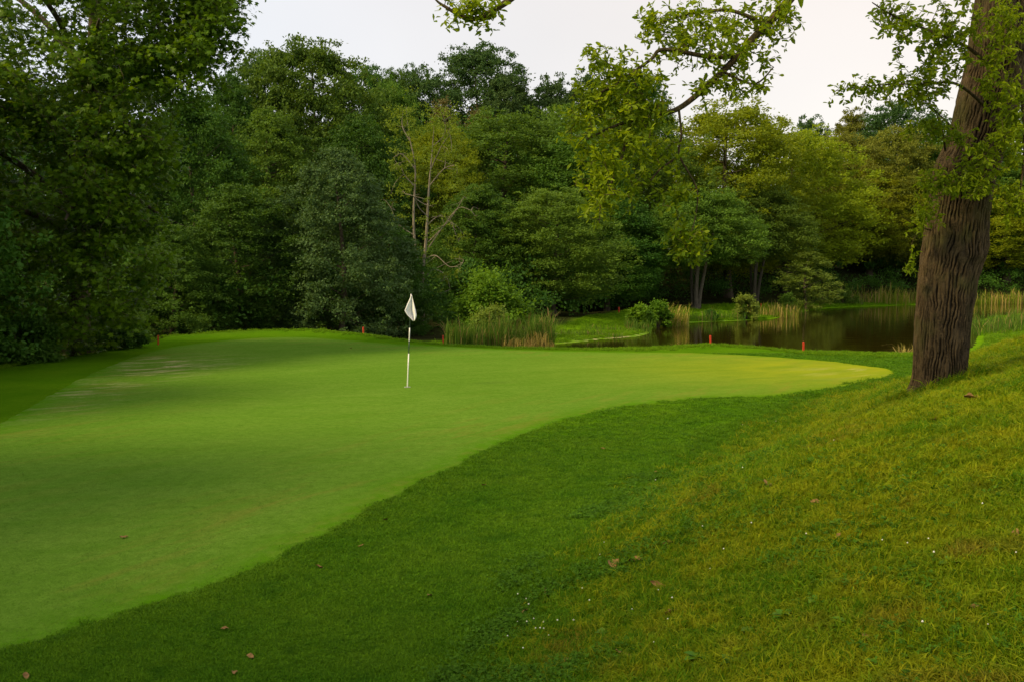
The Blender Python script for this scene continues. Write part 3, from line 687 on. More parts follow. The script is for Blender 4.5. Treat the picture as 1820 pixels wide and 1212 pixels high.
TREES = [
    # left block
    ('broadleaf_tree', 60, 150, 62, 300, 'shaggy', 'leaf_dark', 'dark tree behind the big overhanging tree at the far left edge', HILL),
    ('broadleaf_tree', 215, 70, 74, 300, 'shaggy', 'leaf_dark', 'tall dark tree mostly hidden behind the big overhanging left tree', HILL),
    ('broadleaf_tree', 345, 165, 64, 240, 'shaggy', 'leaf_dark', 'dark green tree just right of the big overhanging left tree', EDGE),
    ('broadleaf_tree', 405, 135, 90, 170, 'shaggy', 'leaf_dark', 'tree whose top shows beneath the tip of the overhanging left tree', HILL),
    ('broadleaf_tree', 420, 330, 52, 250, 'shaggy', 'leaf_dark', 'low dark tree at the wood edge behind the left lip of the green', EDGE),
    ('broadleaf_tree', 600, 268, 53, 250, 'shaggy', 'leaf_grey', 'grey green small leaved tree left of the flag, reaching to the ground', EDGE),
    ('broadleaf_tree', 300, 400, 48, 200, 'shaggy', 'leaf_dark', 'dark low tree under the tip of the overhanging left tree', EDGE),
    ('broadleaf_tree', 690, 400, 58, 170, 'shaggy', 'leaf_dark', 'small dark tree directly behind the white flag', EDGE),
    ('broadleaf_tree', 480, 195, 78, 240, 'shaggy', 'leaf_mid', 'mid green tree below the tall hill tree on the left', HILL),
    ('broadleaf_tree', 640, 205, 80, 230, 'shaggy', 'leaf_dark', 'dark tree above the grey green tree left of the flag', HILL),
    ('broadleaf_tree', 548, 72, 98, 230, 'dome', 'leaf_mid', 'tallest broad hill tree on the left skyline', SKY_),
    ('broadleaf_tree', 468, 92, 102, 130, 'dome', 'leaf_dark', 'skyline tree left of the tallest broad hill tree', SKY_),
    ('broadleaf_tree', 648, 118, 110, 140, 'dome', 'leaf_dark', 'skyline tree right of the tallest broad hill tree', SKY_),
    ('broadleaf_tree', 690, 150, 104, 110, 'dome', 'leaf_mid', 'rounded lighter tree left of the brown hillside shrubs', HILL),
    # centre
    ('broadleaf_tree', 850, 82, 150, 185, 'dome', 'leaf_blue', 'large dark dome shaped tree standing out on the middle skyline', SKY_),
    ('broadleaf_tree', 738, 118, 152, 90, 'feathery', 'leaf_blue', 'thin topped tree left of the dome shaped skyline tree', SKY_),
    ('broadleaf_tree', 700, 124, 148, 90, 'dome', 'leaf_dark', 'small round tree at the dip of the left skyline', SKY_),
    ('broadleaf_tree', 900, 138, 145, 120, 'dome', 'leaf_blue', 'tree against the right foot of the dome shaped skyline tree', SKY_),
    ('broadleaf_tree', 985, 136, 150, 110, 'feathery', 'leaf_blue', 'feathery tree right of the dome shaped skyline tree', SKY_),
    ('broadleaf_tree', 1055, 126, 154, 120, 'feathery', 'leaf_blue', 'feathery skyline tree above the hanging oak foliage', SKY_),
    ('broadleaf_tree', 1130, 132, 150, 140, 'dome', 'leaf_dark', 'round skyline tree behind the hanging oak foliage', SKY_),
    ('broadleaf_tree', 1010, 190, 130, 180, 'dome', 'leaf_mid', 'hillside tree between the dome tree and the oak foliage', HILL),
    ('broadleaf_tree', 905, 198, 94, 260, 'layered', 'leaf_mid', 'big layered tree in the middle of the wood, behind the round bush', EDGE),
    ('broadleaf_tree', 1020, 235, 90, 230, 'layered', 'leaf_mid', 'layered tree behind the left side of the hanging oak foliage', EDGE),
    ('broadleaf_tree', 1125, 195, 100, 210, 'layered', 'leaf_mid', 'layered tree hidden behind the middle of the hanging oak foliage', EDGE),
    ('broadleaf_tree', 785, 225, 86, 150, 'layered', 'leaf_yellow', 'yellow green tree behind the pale half dead tree', EDGE),
    ('broadleaf_tree', 850, 330, 72, 200, 'shaggy', 'leaf_dark', 'dark low tree right behind the round bush', EDGE),
    ('broadleaf_tree', 985, 335, 73, 210, 'layered', 'leaf_mid', 'low spreading tree above the left end of the pond', EDGE),
    ('broadleaf_tree', 1080, 350, 86, 190, 'layered', 'leaf_dark', 'dark tree behind the grass strip left of the pond', EDGE),
    # right
    ('broadleaf_tree', 1300, 182, 110, 260, 'layered', 'leaf_yellow', 'tall yellow green layered tree right of the hanging oak foliage', EDGE),
    ('broadleaf_tree', 1405, 225, 120, 230, 'layered', 'leaf_yellow', 'layered tree directly behind the pale sapling by the pond', EDGE),
    ('alder_tree', 1240, 335, 88, 185, 'alder', 'leaf_mid', 'alder with several bare stems at the end of the grass strip', EDGE),
    ('alder_tree', 1345, 330, 103, 160, 'alder', 'leaf_mid', 'slender stemmed alder between the several stemmed alder and the sapling', EDGE),
    ('broadleaf_tree', 1440, 208, 158, 90, 'feathery', 'leaf_blue', 'small feathery tree in the dip of the right skyline', SKY_),
    ('broadleaf_tree', 1515, 196, 160, 90, 'feathery', 'leaf_olive', 'open topped tree on the right skyline left of the round one', SKY_),
    ('broadleaf_tree', 1600, 182, 156, 170, 'dome', 'leaf_blue', 'round dark skyline tree left of the oak trunk', SKY_),
    ('broadleaf_tree', 1500, 238, 134, 150, 'dome', 'leaf_olive', 'olive coloured tree in the middle of the right hillside', HILL),
    ('broadleaf_tree', 1600, 228, 136, 170, 'dome', 'leaf_olive', 'brownish olive tree just left of the oak trunk', HILL),
    ('broadleaf_tree', 1550, 290, 134, 180, 'layered', 'leaf_yellow', 'yellow green tree below the olive trees on the right', HILL),
    ('broadleaf_tree', 1490, 335, 134, 190, 'layered', 'leaf_yellow', 'layered tree on the far pond shore right of the sapling', EDGE),
    ('broadleaf_tree', 1610, 360, 136, 180, 'shaggy', 'leaf_dark', 'dark tree on the far pond shore left of the oak trunk', EDGE),
    ('broadleaf_tree', 1705, 245, 138, 180, 'dome', 'leaf_mid', 'tree hidden behind the oak trunk', HILL),
    ('broadleaf_tree', 1795, 330, 134, 190, 'layered', 'leaf_yellow', 'layered tree on the far shore right of the oak trunk', EDGE),
    ('broadleaf_tree', 1790, 210, 142, 230, 'dome', 'leaf_mid', 'hillside tree at the right edge behind the oak foliage', HILL),
]
for t_ in TREES:
    tree(*t_[:8], group=t_[8])
for k_, (x_, y_, h_, w_) in enumerate(((-20, 24, 13, 10), (-20, 15, 13, 10), (-19, 5, 16, 11), (-18, -4, 19, 13), (-27, 20, 15, 12), (-27, 9, 16, 12), (-23, -11, 20, 13), (-24, 31, 14, 9))):  # trees added out of view, placed and sized to shade the left side
    u_ = CX + F_PX * x_ / max(y_, .1); tr_ = tree('broadleaf_tree', 0, 0, 30, 200, 'shaggy', 'leaf_dark', ('unseen tree added for shade beside the overhanging left tree, nearer the viewer', 'unseen tree added for shade left of the middle of the green', 'unseen tree added for shade level with the near end of the green', 'unseen tree added for shade left of the viewer', 'unseen tree added for shade in the second row left of the far green', 'unseen tree added for shade in the second row left of the near green', 'unseen tree added for shade behind and left of the viewer', 'unseen tree added for shade left of the overhanging tree at the picture edge')[k_], group='unseen shade trees added left of the green')
    tr_.location = (x_, y_, gz(x_, y_) - .05); tr_.scale = (w_ / 12.4, w_ / 12.4, h_ / 16)
tree('sapling', 1436, 444, 99.5, 96, 'sapling', 'leaf_sapling', 'pale green sapling standing on the far edge of the pond', None)

# woodland filling: far hillside cover and undergrowth that reads as one mass
def mass(name, pts, r0, r1, per, ls, mat, label, flat=0.7, seed=5):
    r = np.random.default_rng(seed)
    C = np.asarray(pts, float); RR = r0 + (r1 - r0) * r.random(len(C))
    V, Fc = pads(C, RR, flat, per, ls, LEAF_RHOMB, r)
    o = obj(name, V, Fc, M[mat]); tag(o, label, 'woodland', kind='stuff'); return o
r_ = np.random.default_rng(3)
y = 96 + 130 * r_.random(6000); x = (r_.random(6000) * 2 - 1) * y * 0.64
ok = (pond_sd(x, y) > 16) & ~((x > 20) & (y < 132)); x, y = x[ok][:1500], y[ok][:1500]
mass('far_woodland', np.stack([x, y, terrain(x, y) + 1 + 11 * r_.random(len(x))], 1), 1.8, 3.4, 110, 0.5, 'leaf_dark', 'dense far woodland covering the hillside', 0.8, 8)
y = 40 + 100 * r_.random(9000); x = (r_.random(9000) * 2 - 1) * y * 0.62; fy = np.interp(x, FOREST_X, FOREST_Y)
ok = (y > fy + 4 + 5 * (x < 2)) & (y < fy + 28) & (pond_sd(x, y) > 4); x, y, fy = x[ok][:520], y[ok][:520], fy[ok][:520]
mass('forest_undergrowth', np.stack([x, y, terrain(x, y) + 0.4 + 3.6 * r_.random(len(x)) * np.minimum(1, (y - fy) / 12)], 1), 0.9, 2.0, 150, 0.26, 'leaf_dark', 'dark shrubs and undergrowth beneath the wood', 0.75, 9)

# ------------------------------------------------------------------ brown and green bushes
def bush(name, u, v, d, w, mat, label, group, n=60, per=120, ls=0.14, upright=0.0, seed=1, squash=1.0, base=None):
    p = W(u, v, d); x = p[0]; zb = gz(x, d) - 0.05 if base is None else base
    H = p[2] - zb; R = w / F_PX * d / 2; r = np.random.default_rng(seed)
    a = r.random(n) * 6.283; t = r.random(n) ** 0.8; q = np.sqrt(r.random(n)) * 0.85
    rad = R * q * np.interp(t, [0, .3, .7, 1], [.9, 1, .78, .3])
    C = np.stack([np.cos(a) * rad, np.sin(a) * rad, H * (0.06 + 0.82 * t)], 1)
    RR = min(R, H / 2) * (0.16 + 0.18 * r.random(n))
    V, Fc = pads(C, RR, 0.75, per, ls, LEAF_RHOMB, r, up=0.5 + upright)
    # stray shoots that break the outline
    m = n * 2; d3 = rdir(m, r); d3[:, 2] = np.abs(d3[:, 2]) + 0.35; d3 = unit(d3)
    k = np.linspace(0, 1, 9); P0 = C[r.integers(0, n, m)]
    SP = (P0[:, None] + d3[:, None] * (k[None, :, None] * min(R, H) * 0.42)).reshape(-1, 3); DD = np.repeat(d3, 9, 0) + r.normal(size=(m * 9, 3)) * 0.8
    V2, F2 = leaves(SP, r.normal(size=(m * 9, 3)) * .6 + np.array([0, 0, .7]), DD, ls * (0.7 + 0.5 * r.random(m * 9)), LEAF_RHOMB)
    t_ = empty(name, (x, d, zb)); tag(t_, label, 'bush', group)
    obj('foliage', np.vstack([V, V2]), np.vstack([Fc, F2 + len(V)]), M[mat], t_)
    sb = MB()
    for c in C[r.permutation(n)[:9]]:
        sb.tube(catmull([(c[0] * .08, c[1] * .08, -0.1), (c[0] * .45, c[1] * .45, c[2] * .6), tuple(c)], 3), np.linspace(0.012 * H + .006, 0.006, 7), 5)
    sb.build('stem', M['bark'], t_)
    return t_
GB = 'bushes along the pond'
bush('bush', 870, 482, 53.5, 165, 'leaf_bright', 'large round bright bush behind the reeds right of the flag', GB, 110, 150, 0.2, 0.2, 61)
bush('bush', 873, 540, 49, 84, 'leaf_sapling', 'small pale bush standing among the reeds', GB, 60, 110, 0.13, 0.3, 62)
bush('bush', 1140, 541, 64, 50, 'leaf_bright', 'left one of two waterside bushes at the tip of the grass bank', GB, 40, 120, 0.2, 0.2, 63)
bush('bush', 1170, 537, 67, 56, 'leaf_bright', 'waterside bush leaning against the dry reed clump', GB, 40, 120, 0.2, 0.2, 64)
bush('bush', 1326, 522, 78, 54, 'leaf_sapling', 'round light green bush on the pond edge under the alder', GB, 40, 110, 0.17, 0.1, 65)
bush('bush', 1264, 553, 76, 32, 'leaf_dark', 'tiny dark bush at the waterline of the far bank', GB, 18, 70, 0.15, 0.1, 66)
bush('bush', 1500, 512, 112, 60, 'leaf_mid', 'low shrub right of the pale sapling on the far shore', GB, 30, 90, 0.2, 0.1, 67)
bush('bush', 1400, 520, 96, 40, 'leaf_mid', 'low shrub left of the pale sapling on the far shore', GB, 24, 90, 0.18, 0.1, 68)
bush('bush', 790, 160, 138, 84, 'leaf_brown', 'brownish shrub left below the dome shaped skyline tree', 'brown shrubs on the hillside', 70, 110, 0.34, 0, 69)
bush('bush', 850, 188, 134, 84, 'leaf_brown', 'brownish shrub right below the dome shaped skyline tree', 'brown shrubs on the hillside', 70, 110, 0.34, 0, 70)
bush('bush', 40, 560, 28.5, 190, 'leaf_dark', 'shrub at the left edge under the overhanging tree', 'shrubs under the left trees', 70, 150, 0.13, 0, 71)
bush('bush', 205, 585, 34, 150, 'leaf_dark', 'low shrub in the shade behind the left lip of the green', 'shrubs under the left trees', 60, 130, 0.13, 0, 72)

# ------------------------------------------------------------------ half dead pale tree
def dead_tree():
    d = 60; base = W(752, 560, d); zb = gz(base[0], d) - .05
    t_ = empty('half_dead_tree', (base[0], d, zb)); tag(t_, 'half dead pale tree with two bare grey trunks behind the flag', 'tree')
    o = np.array([base[0], d, zb]); tb = MB(); r = np.random.default_rng(5); tips = []
    def br(pts, r0, r1, n=7): tb.tube(np.array(catmull(pts, 5)) - o, np.linspace(r0, r1, (len(pts) - 1) * 5 + 1), n)
    A = [o, W(750, 500, d), W(757, 430, d), W(762, 340, d), W(768, 270, d), W(772, 215, d)]
    B = [W(750, 510, d), W(738, 440, d + .3), W(735, 380, d + .4), W(738, 300, d + .4), W(727, 240, d + .3), W(722, 190, d)]
    br(A, .16, .008); br(B, .12, .006)
    limbs = [((762, 440), (790, 400), (815, 370), (838, 375)), ((758, 460), (775, 455), (800, 475), (822, 468)), ((762, 430), (800, 390), (825, 350)), ((738, 420), (710, 400), (695, 370)),
             ((760, 400), (780, 385), (800, 395), (815, 430)), ((760, 385), (745, 370), (735, 350), (720, 345)), ((764, 330), (790, 300), (810, 295)), ((737, 300), (715, 275), (700, 280)), ((766, 300), (785, 260), (800, 240)),
             ((735, 330), (718, 310), (712, 290)), ((752, 500), (770, 480), (792, 490), (800, 515)), ((728, 250), (715, 225), (716, 200)), ((770, 260), (790, 240), (790, 215))]
    for q in limbs:
        dd = d + r.normal() * 1.0; pts = [W(q[0][0], q[0][1], d)] + [W(u, v, d + (dd - d) * (k + 1) / 3) for k, (u, v) in enumerate(q[1:])]
        br(pts, .045, .014, 5)
        for _ in range(5):
            s = pts[r.integers(1, len(pts))]; e = s + r.normal(size=3) * np.array([.7, .5, .5]); br([s, (s + e) / 2 + r.normal(size=3) * .12, e], .022, .008, 4)
            tips.append(e)
    tb.build('trunk', M['bark_pale'], t_)
    C = []
    for e in tips:
        if e[2] > W(0, 330, d)[2] or r.random() < .35: C.append(e - o)
    for u, v, ru, rv, n in ((725, 215, 30, 30, 24), (780, 225, 34, 36, 28), (760, 285, 55, 45, 34), (800, 330, 40, 40, 12), (725, 300, 35, 40, 10), (765, 390, 60, 60, 16), (735, 480, 45, 50, 14), (790, 470, 40, 50, 10)):
        for _ in range(n): C.append(W(u + r.normal() * ru * .6, v + r.normal() * rv * .6, d + r.normal() * 1.0) - o)
    C = np.array(C); V, Fc = pads(C, .3 + .35 * r.random(len(C)), .6, 34, .15, LEAF_RHOMB, r)
    obj('crown', V, Fc, M['leaf_lime'], t_)
dead_tree()

# ------------------------------------------------------------------ big overhanging tree on the left
def attach(nodes, rads, targets, tb, rmin, rng, n=5, sag=0.06):
    """joins every target to the nearest point of the branches built so far; returns the end directions"""
    N_ = [np.asarray(a, float) for a in nodes]; R_ = list(rads); arr = np.array(N_); ra = np.array(R_)
    dmin = np.array([np.min(np.sum((arr - t) ** 2, 1)) for t in targets]); order = np.argsort(dmin); dirs = np.zeros((len(targets), 3))
    cap = len(arr) + len(targets) * 3 + 8; buf = np.zeros((cap, 3)); rb = np.zeros(cap); m = len(arr); buf[:m] = arr; rb[:m] = ra
    for i in order:
        t = targets[i]; k = int(np.argmin(np.sum((buf[:m] - t) ** 2, 1))); b = buf[k]; L_ = np.linalg.norm(t - b)
        mid = (b + t) / 2 + rng.normal(size=3) * L_ * .10 + np.array([0, 0, -sag * L_]); r0 = max(rmin * 1.15, min(rb[k] * .7, rmin + L_ * .012)); pth = catmull([b, mid, t], 3)
        tb.tube(pth, np.linspace(r0, rmin, len(pth)), n)
        for q, f in ((pth[2], .85), (pth[4], .7), (t, .55)): buf[m] = q; rb[m] = r0 * f; m += 1
        dirs[i] = unit(t - mid)
    return dirs
def big_left_tree():
    r = np.random.default_rng(17); bx, by = -16.2, 33.0; zb = gz(bx, by) - .1
    t_ = empty('overhanging_tree', (bx, by, zb)); tag(t_, 'big broad leaved tree overhanging the left side of the green, foliage down to the ground', 'tree')
    o = np.array([bx, by, zb]); tb = MB(); nodes = []; rads = []
    def br(pts, r0, r1, n=8):
        p = catmull(pts, 8); rr_ = np.linspace(r0, r1, len(p)); tb.tube(p - o, rr_, n); nodes.extend(p); rads.extend(rr_)
    top = np.array([-14.6, 32.5, 19.0])
    br([o, (-16.0, 33, 3), (-15.4, 32.8, 8), (-14.9, 32.6, 13), top], .42, .12, 12)
    for (zs, e) in ((5, (-22, 31, 8)), (5.5, (-11.5, 29.5, 7.2)), (7, (-20, 29, 11)), (8, (-10.2, 30.5, 11.3)), (8.5, (-12.5, 27.5, 10.5)), (10, (-21, 33, 14)), (11, (-10, 32, 14.5)), (12, (-16, 28, 15)),
                    (4, (-14, 28, 4.5)), (4, (-18.5, 28.3, 4.2)), (6.5, (-17, 27, 8.0)), (13, (-12, 30, 17)), (5, (-12.2, 32, 4.6)), (9, (-15, 27.5, 12.0))):
        b = np.array([np.interp(zs, [0, 8, 13], [-16.1, -15.4, -14.9]), 32.8, zs]); e = np.array(e)
        br([b, b * .55 + e * .45 + np.array([0, 0, .9]), e], .15, .035, 7)
    # leaf sprays: centre, radii, how many
    blobs = [((-17.5, 31.0, 2.0), (5.2, 3.8, 2.6), 330), ((-17.8, 30.5, 5.5), (5.6, 4.2, 2.6), 330), ((-13.2, 30.0, 3.2), (1.7, 2.0, 2.8), 120), ((-12.9, 29.6, 6.6), (2.0, 2.2, 1.9), 130),
             ((-15.8, 29.8, 8.8), (4.6, 3.6, 1.9), 270), ((-11.6, 30.0, 10.0), (2.8, 2.2, 1.6), 170), ((-18.5, 30.5, 11.4), (5.5, 4.0, 1.6), 130), ((-12.3, 30.5, 12.6), (3.6, 3.0, 1.6), 130), ((-14.5, 30.5, 15.5), (5.5, 4.0, 2.0), 130),
             ((-20, 31, 8.5), (3.5, 3.5, 3.0), 120), ((-10.4, 30.3, 11.6), (1.7, 1.8, 1.3), 80)]
    T = []
    for c, q, n in blobs:
        d = rdir(n, r) * (r.random(n) ** .4)[:, None]; T.append(np.array(c) + d * np.array(q))
    T = np.concatenate(T); T = T[T[:, 2] > terrain(T[:, 0], T[:, 1]) + .15]
    dirs = attach(nodes, rads, T, (lambda m: m)(tb_shift(tb, o)), .009, r, 4)
    tb.build('trunk', M['bark'], t_)
    per = 34; n = len(T) * per; ids = np.repeat(np.arange(len(T)), per); back = r.random(n)
    P = T[ids] - dirs[ids] * (back * .75)[:, None] + r.normal(size=(n, 3)) * np.array([.26, .26, .10])
    Dd = dirs[ids] * .6 + r.normal(size=(n, 3)) * .8 + np.array([0, 0, -.55])
    Nn = r.normal(size=(n, 3)) * .55 + np.array([.1, -.35, .75])
    V, Fc = leaves(P - o, Nn, Dd, .19 * (.55 + .75 * r.random(n)), LEAF_MAPLE)
    obj('crown', V, Fc, M['leaf_plane'], t_)
def tb_shift(tb, o):
    class S:
        def tube(s, p, rr_, n): tb.tube(np.asarray(p) - o, rr_, n, cap=False)
    return S()
big_left_tree()

# ------------------------------------------------------------------ the oak on the bank
def oak():
    r = np.random.default_rng(29); d0 = 13.0
    b0 = W(1667, 692, d0); o = np.array([b0[0], d0, gz(b0[0], d0)])
    t_ = empty('oak_tree', o); tag(t_, 'oak with furrowed brown trunk on the grassy bank at the right', 'tree')
    # trunk: centre column and width in pixels of the photograph, turned into metres at 14.4 m
    prof_ = [(1667, 722, 122), (1668, 694, 103), (1669, 663, 90), (1674, 587, 91), (1680, 540, 94), (1684, 505, 98), (1694, 450, 107), (1698, 425, 107), (1704, 375, 102), (1711, 328, 104), (1722, 288, 107), (1741, 238, 104), (1757, 176, 107),
             (1772, 117, 106), (1784, 50, 109), (1792, 0, 110), (1800, -60, 96), (1812, -140, 84), (1815, -240, 70), (1800, -360, 52), (1790, -500, 30), (1795, -640, 10)]
    C = catmull([W(u, v, d0 + .35 * max(0, (300 - v)) / 800) for u, v, w in prof_], 14); RAD = catmull([[w * .935 / 2 / F_PX * d0] for u, v, w in prof_], 14)[:, 0]
    n = 330; a = np.arange(n) / n * 2 * math.pi; hgt = np.concatenate([[0], np.cumsum(np.linalg.norm(np.diff(C, axis=0), axis=1))])
    # resample finely low down
    hs = np.concatenate([np.linspace(0, 5.6, 460), np.linspace(5.7, hgt[-1], 60)]); Cc = np.stack([np.interp(hs, hgt, C[:, k]) for k in range(3)], 1); Rr = np.interp(hs, hgt, RAD)
    A, Hh = np.meshgrid(a, hs); rad = Rr[:, None] * np.ones_like(A)
    q = np.stack([np.cos(A).ravel() * 1.0, np.sin(A).ravel() * 1.0, Hh.ravel() * .5], 1)
    low = fbm(q * 1.6, 3).reshape(A.shape)
    warp = fbm(np.stack([np.cos(A).ravel() * 2.2, np.sin(A).ravel() * 2.2, Hh.ravel() * 3.6], 1), 3).reshape(A.shape)
    warp2 = fbm(np.stack([np.cos(A).ravel() * 5, np.sin(A).ravel() * 5, Hh.ravel() * 8.0], 1), 2).reshape(A.shape)
    ridge = 1 - np.abs(np.sin((A * 26 + warp * 1.5 + warp2 * 0.9 + 0.4 * Hh)))
    ridge = np.clip(ridge * (0.75 + 0.75 * fbm(np.stack([np.cos(A).ravel() * 6, np.sin(A).ravel() * 6, Hh.ravel() * 6.5], 1), 2).reshape(A.shape)), 0, 1)
    brk = fbm(np.stack([np.cos(A).ravel() * 7, np.sin(A).ravel() * 7, Hh.ravel() * 9.0], 1), 2).reshape(A.shape)
    rad = rad * (1 + .055 * low) + .040 * (.4 - ridge ** 1.3) * np.clip(Rr[:, None] / .35, .2, 1) + .008 * brk
    def knob(az, h, amp, sa, sh):
        da = np.angle(np.exp(1j * (A - az))); return amp * np.exp(-(da / sa) ** 2 - ((Hh - h) / sh) ** 2)
    zb_ = lambda v: float(np.interp(v, [x[1] for x in prof_][::-1], np.interp([x[1] for x in prof_][::-1], [x[1] for x in prof_][::-1], np.arange(len(prof_))[::-1])))
    hv = lambda v: float((W(1700, v, d0)[2] - W(1662, 722, d0)[2]))
    rad = rad + knob(-.15, hv(434), .035, .4, .10) + knob(-2.7, hv(296), .05, .6, .16) + knob(-1.2, hv(455), .03, .8, .10) + knob(-2.4, hv(395), .025, .5, .10)
    for az, amp in ((-2.6, .05), (-.6, .07), (-1.7, .04), (.8, .07), (2.2, .07)): rad = rad + knob(az, .12, amp, .38, .2)
    V = Cc[:, None] + rad[..., None] * np.stack([np.cos(A), np.sin(A), np.zeros_like(A)], -1)
    m = len(hs); i, j = np.meshgrid(np.arange(m - 1), np.arange(n), indexing='ij'); i = i.ravel(); j = j.ravel()
    obj('trunk', V.reshape(-1, 3) - o, np.stack([i * n + j, i * n + (j + 1) % n, (i + 1) * n + (j + 1) % n, (i + 1) * n + j], 1), M['bark_oak'], t_, True)
    fattr(t_.children[0], 'furrow', (ridge ** 1.2).ravel())
    tb = MB(); nodes = []; rads = []
    def br(pts, r0, r1, nn=10):
        p = catmull([W(a_, b_, c_ - 1.4) for a_, b_, c_ in pts], 8); rr_ = np.linspace(r0, r1, len(p)) * .9; tb.tube(p - o, rr_, nn); nodes.extend(p); rads.extend(rr_); return p
    limb = br([(1795, -90, 14.5), (1700, -190, 13.6), (1560, -170, 12.8), (1450, -60, 12.3), (1395, 10, 12.1), (1340, 68, 12.0), (1290, 122, 11.9), (1215, 188, 11.8), (1165, 206, 11.8), (1100, 222, 11.7), (1040, 250, 11.7)], .095, .010)
    br([(1310, 100, 11.95), (1262, 102, 11.8), (1180, 89, 11.7), (1155, 108, 11.7), (1095, 150, 11.6), (1050, 175, 11.6)], .035, .012, 7)
    br([(1206, 192, 11.8), (1211, 240, 11.75), (1208, 278, 11.7), (1238, 335, 11.7), (1236, 385, 11.7), (1222, 435, 11.6)], .017, .005, 6)
    br([(1209, 278, 11.7), (1175, 300, 11.6), (1150, 330, 11.6)], .016, .008, 5)
    br([(1120, 218, 11.7), (1105, 280, 11.5), (1085, 330, 11.5), (1065, 375, 11.5)], .022, .008, 6)
    br([(1165, 206, 11.8), (1135, 160, 11.9), (1120, 130, 12)], .02, .008, 6)
    br([(1360, 45, 12.1), (1300, 20, 12.2), (1230, 25, 12.2), (1160, 45, 12.1)], .03, .01, 6)
    br([(1285, 128, 11.9), (1340, 150, 11.7), (1375, 120, 11.7)], .02, .008, 5)
    br([(1600, -180, 13.0), (1350, -190, 12.0), (1100, -110, 11.4), (960, -40, 11.2), (895, 8, 11.1), (840, 35, 11.1), (790, 12, 11.1), (772, -2, 11.1)], .08, .008, 7)
    br([(1772, 130, 14.1), (1720, 85, 13.6), (1650, 55, 13.2), (1590, 30, 13.0), (1550, 5, 12.9)], .032, .007, 7)
    br([(1752, 190, 14.0), (1700, 150, 13.6), (1640, 150, 13.2), (1560, 152, 13.0), (1485, 162, 12.9)], .026, .005, 7)
    br([(1680, 268, 14.0), (1675, 235, 13.8), (1665, 205, 13.7)], .02, .008, 5)
    br([(1705, 240, 14.0), (1685, 220, 13.7), (1655, 190, 13.5)], .02, .008, 5)
    br([(1722, 300, 13.9), (1700, 310, 13.6), (1650, 325, 13.5)], .015, .007, 5)
    br([(1655, 410, 14.2), (1630, 402, 14.0), (1602, 385, 13.9)], .012, .005, 5)
    br([(1700, 300, 13.8), (1740, 315, 13.5), (1775, 330, 13.4)], .018, .007, 5)
    br([(1790, 60, 14.1), (1815, 150, 13.6), (1822, 260, 13.4), (1812, 350, 13.4)], .06, .01, 7)
    br([(1800, -20, 14.3), (1790, 40, 13.5), (1780, 100, 13.3)], .03, .008, 5)
    T = []
    def cl(u, v, ru, rv, d, dr, k):
        q = rdir(k, r) * (r.random(k) ** .45)[:, None]
        for a_ in q: T.append(W(u + a_[0] * ru, v + a_[2] * rv, d - 1.4 + a_[1] * dr))
    cl(1105, 245, 105, 85, 11.7, .9, 150); cl(1075, 335, 65, 70, 11.5, .7, 70); cl(1120, 175, 65, 38, 11.8, .6, 50); cl(1195, 362, 30, 38, 11.6, .3, 22); cl(1222, 435, 45, 42, 11.6, .4, 55); cl(1040, 190, 40, 40, 11.6, .4, 30)
    cl(1120, 130, 85, 45, 11.8, .6, 55); cl(1290, 70, 105, 70, 12.0, .9, 110); cl(1200, 45, 90, 45, 12.1, .7, 60); cl(1385, 35, 48, 38, 12.0, .5, 34); cl(1300, 155, 75, 28, 11.7, .5, 34); cl(1060, 95, 30, 22, 11.7, .3, 14)
    cl(830, 12, 62, 22, 11.1, .3, 30); cl(1600, 40, 60, 45, 13.0, .5, 44); cl(1660, 105, 75, 60, 13.3, .6, 80); cl(1530, 158, 55, 14, 12.9, .3, 20); cl(1625, 165, 70, 32, 13.2, .5, 50); cl(1690, 40, 50, 55, 13.4, .5, 44)
    cl(1660, 235, 55, 28, 13.6, .4, 36); cl(1705, 330, 85, 26, 13.45, .25, 75); cl(1745, 270, 45, 40, 13.4, .25, 36); cl(1780, 170, 35, 50, 13.4, .2, 34); cl(1655, 365, 26, 22, 13.7, .2, 14); cl(1795, 230, 40, 120, 13.5, .5, 80); cl(1785, 50, 60, 70, 13.5, .4, 80); cl(1640, 385, 25, 30, 13.9, .3, 9); cl(1805, 360, 35, 50, 13.4, .4, 34); cl(1612, 478, 12, 12, 14.1, .15, 4); cl(1760, 130, 35, 40, 13.4, .2, 14)
    T1 = np.array(T)
    # the crown overhead, out of the picture but throwing its shade on the bank
    for c, q, k in (((6.5, 13.5, 9.5), (4.6, 4.0, 1.9), 170), ((7.5, 14, 12.3), (4.6, 4.4, 2.4), 170), ((3.2, 12.2, 8.0), (2.6, 2.4, 1.0), 60), ((10.5, 14.5, 9.5), (3.2, 3.4, 2.4), 100)):
        dd = rdir(k, r) * (r.random(k) ** .4)[:, None]; T.extend(np.array(c) + dd * np.array(q))
    for e in ((3, 12, 8.2), (10, 12, 10.5), (6, 10, 10), (8, 17, 12), (11.5, 16, 9), (5, 15, 12.5)):
        b = W(1805, -100 - 60 * r.random(), 13.1); p = catmull([b, b * .5 + np.array(e) * .5 + np.array([0, 0, .5]), np.array(e)], 8); rr_ = np.linspace(.12, .03, len(p)); tb.tube(p - o, rr_, 8); nodes.extend(p); rads.extend(rr_)
    T = np.array(T); dirs = attach(nodes, rads, T, tb_shift(tb, o), .0035, r, 4, .03)
    tb.build('branches', M['bark_oak'], t_)
    P = []; Dd = []; Nn = []; S = []
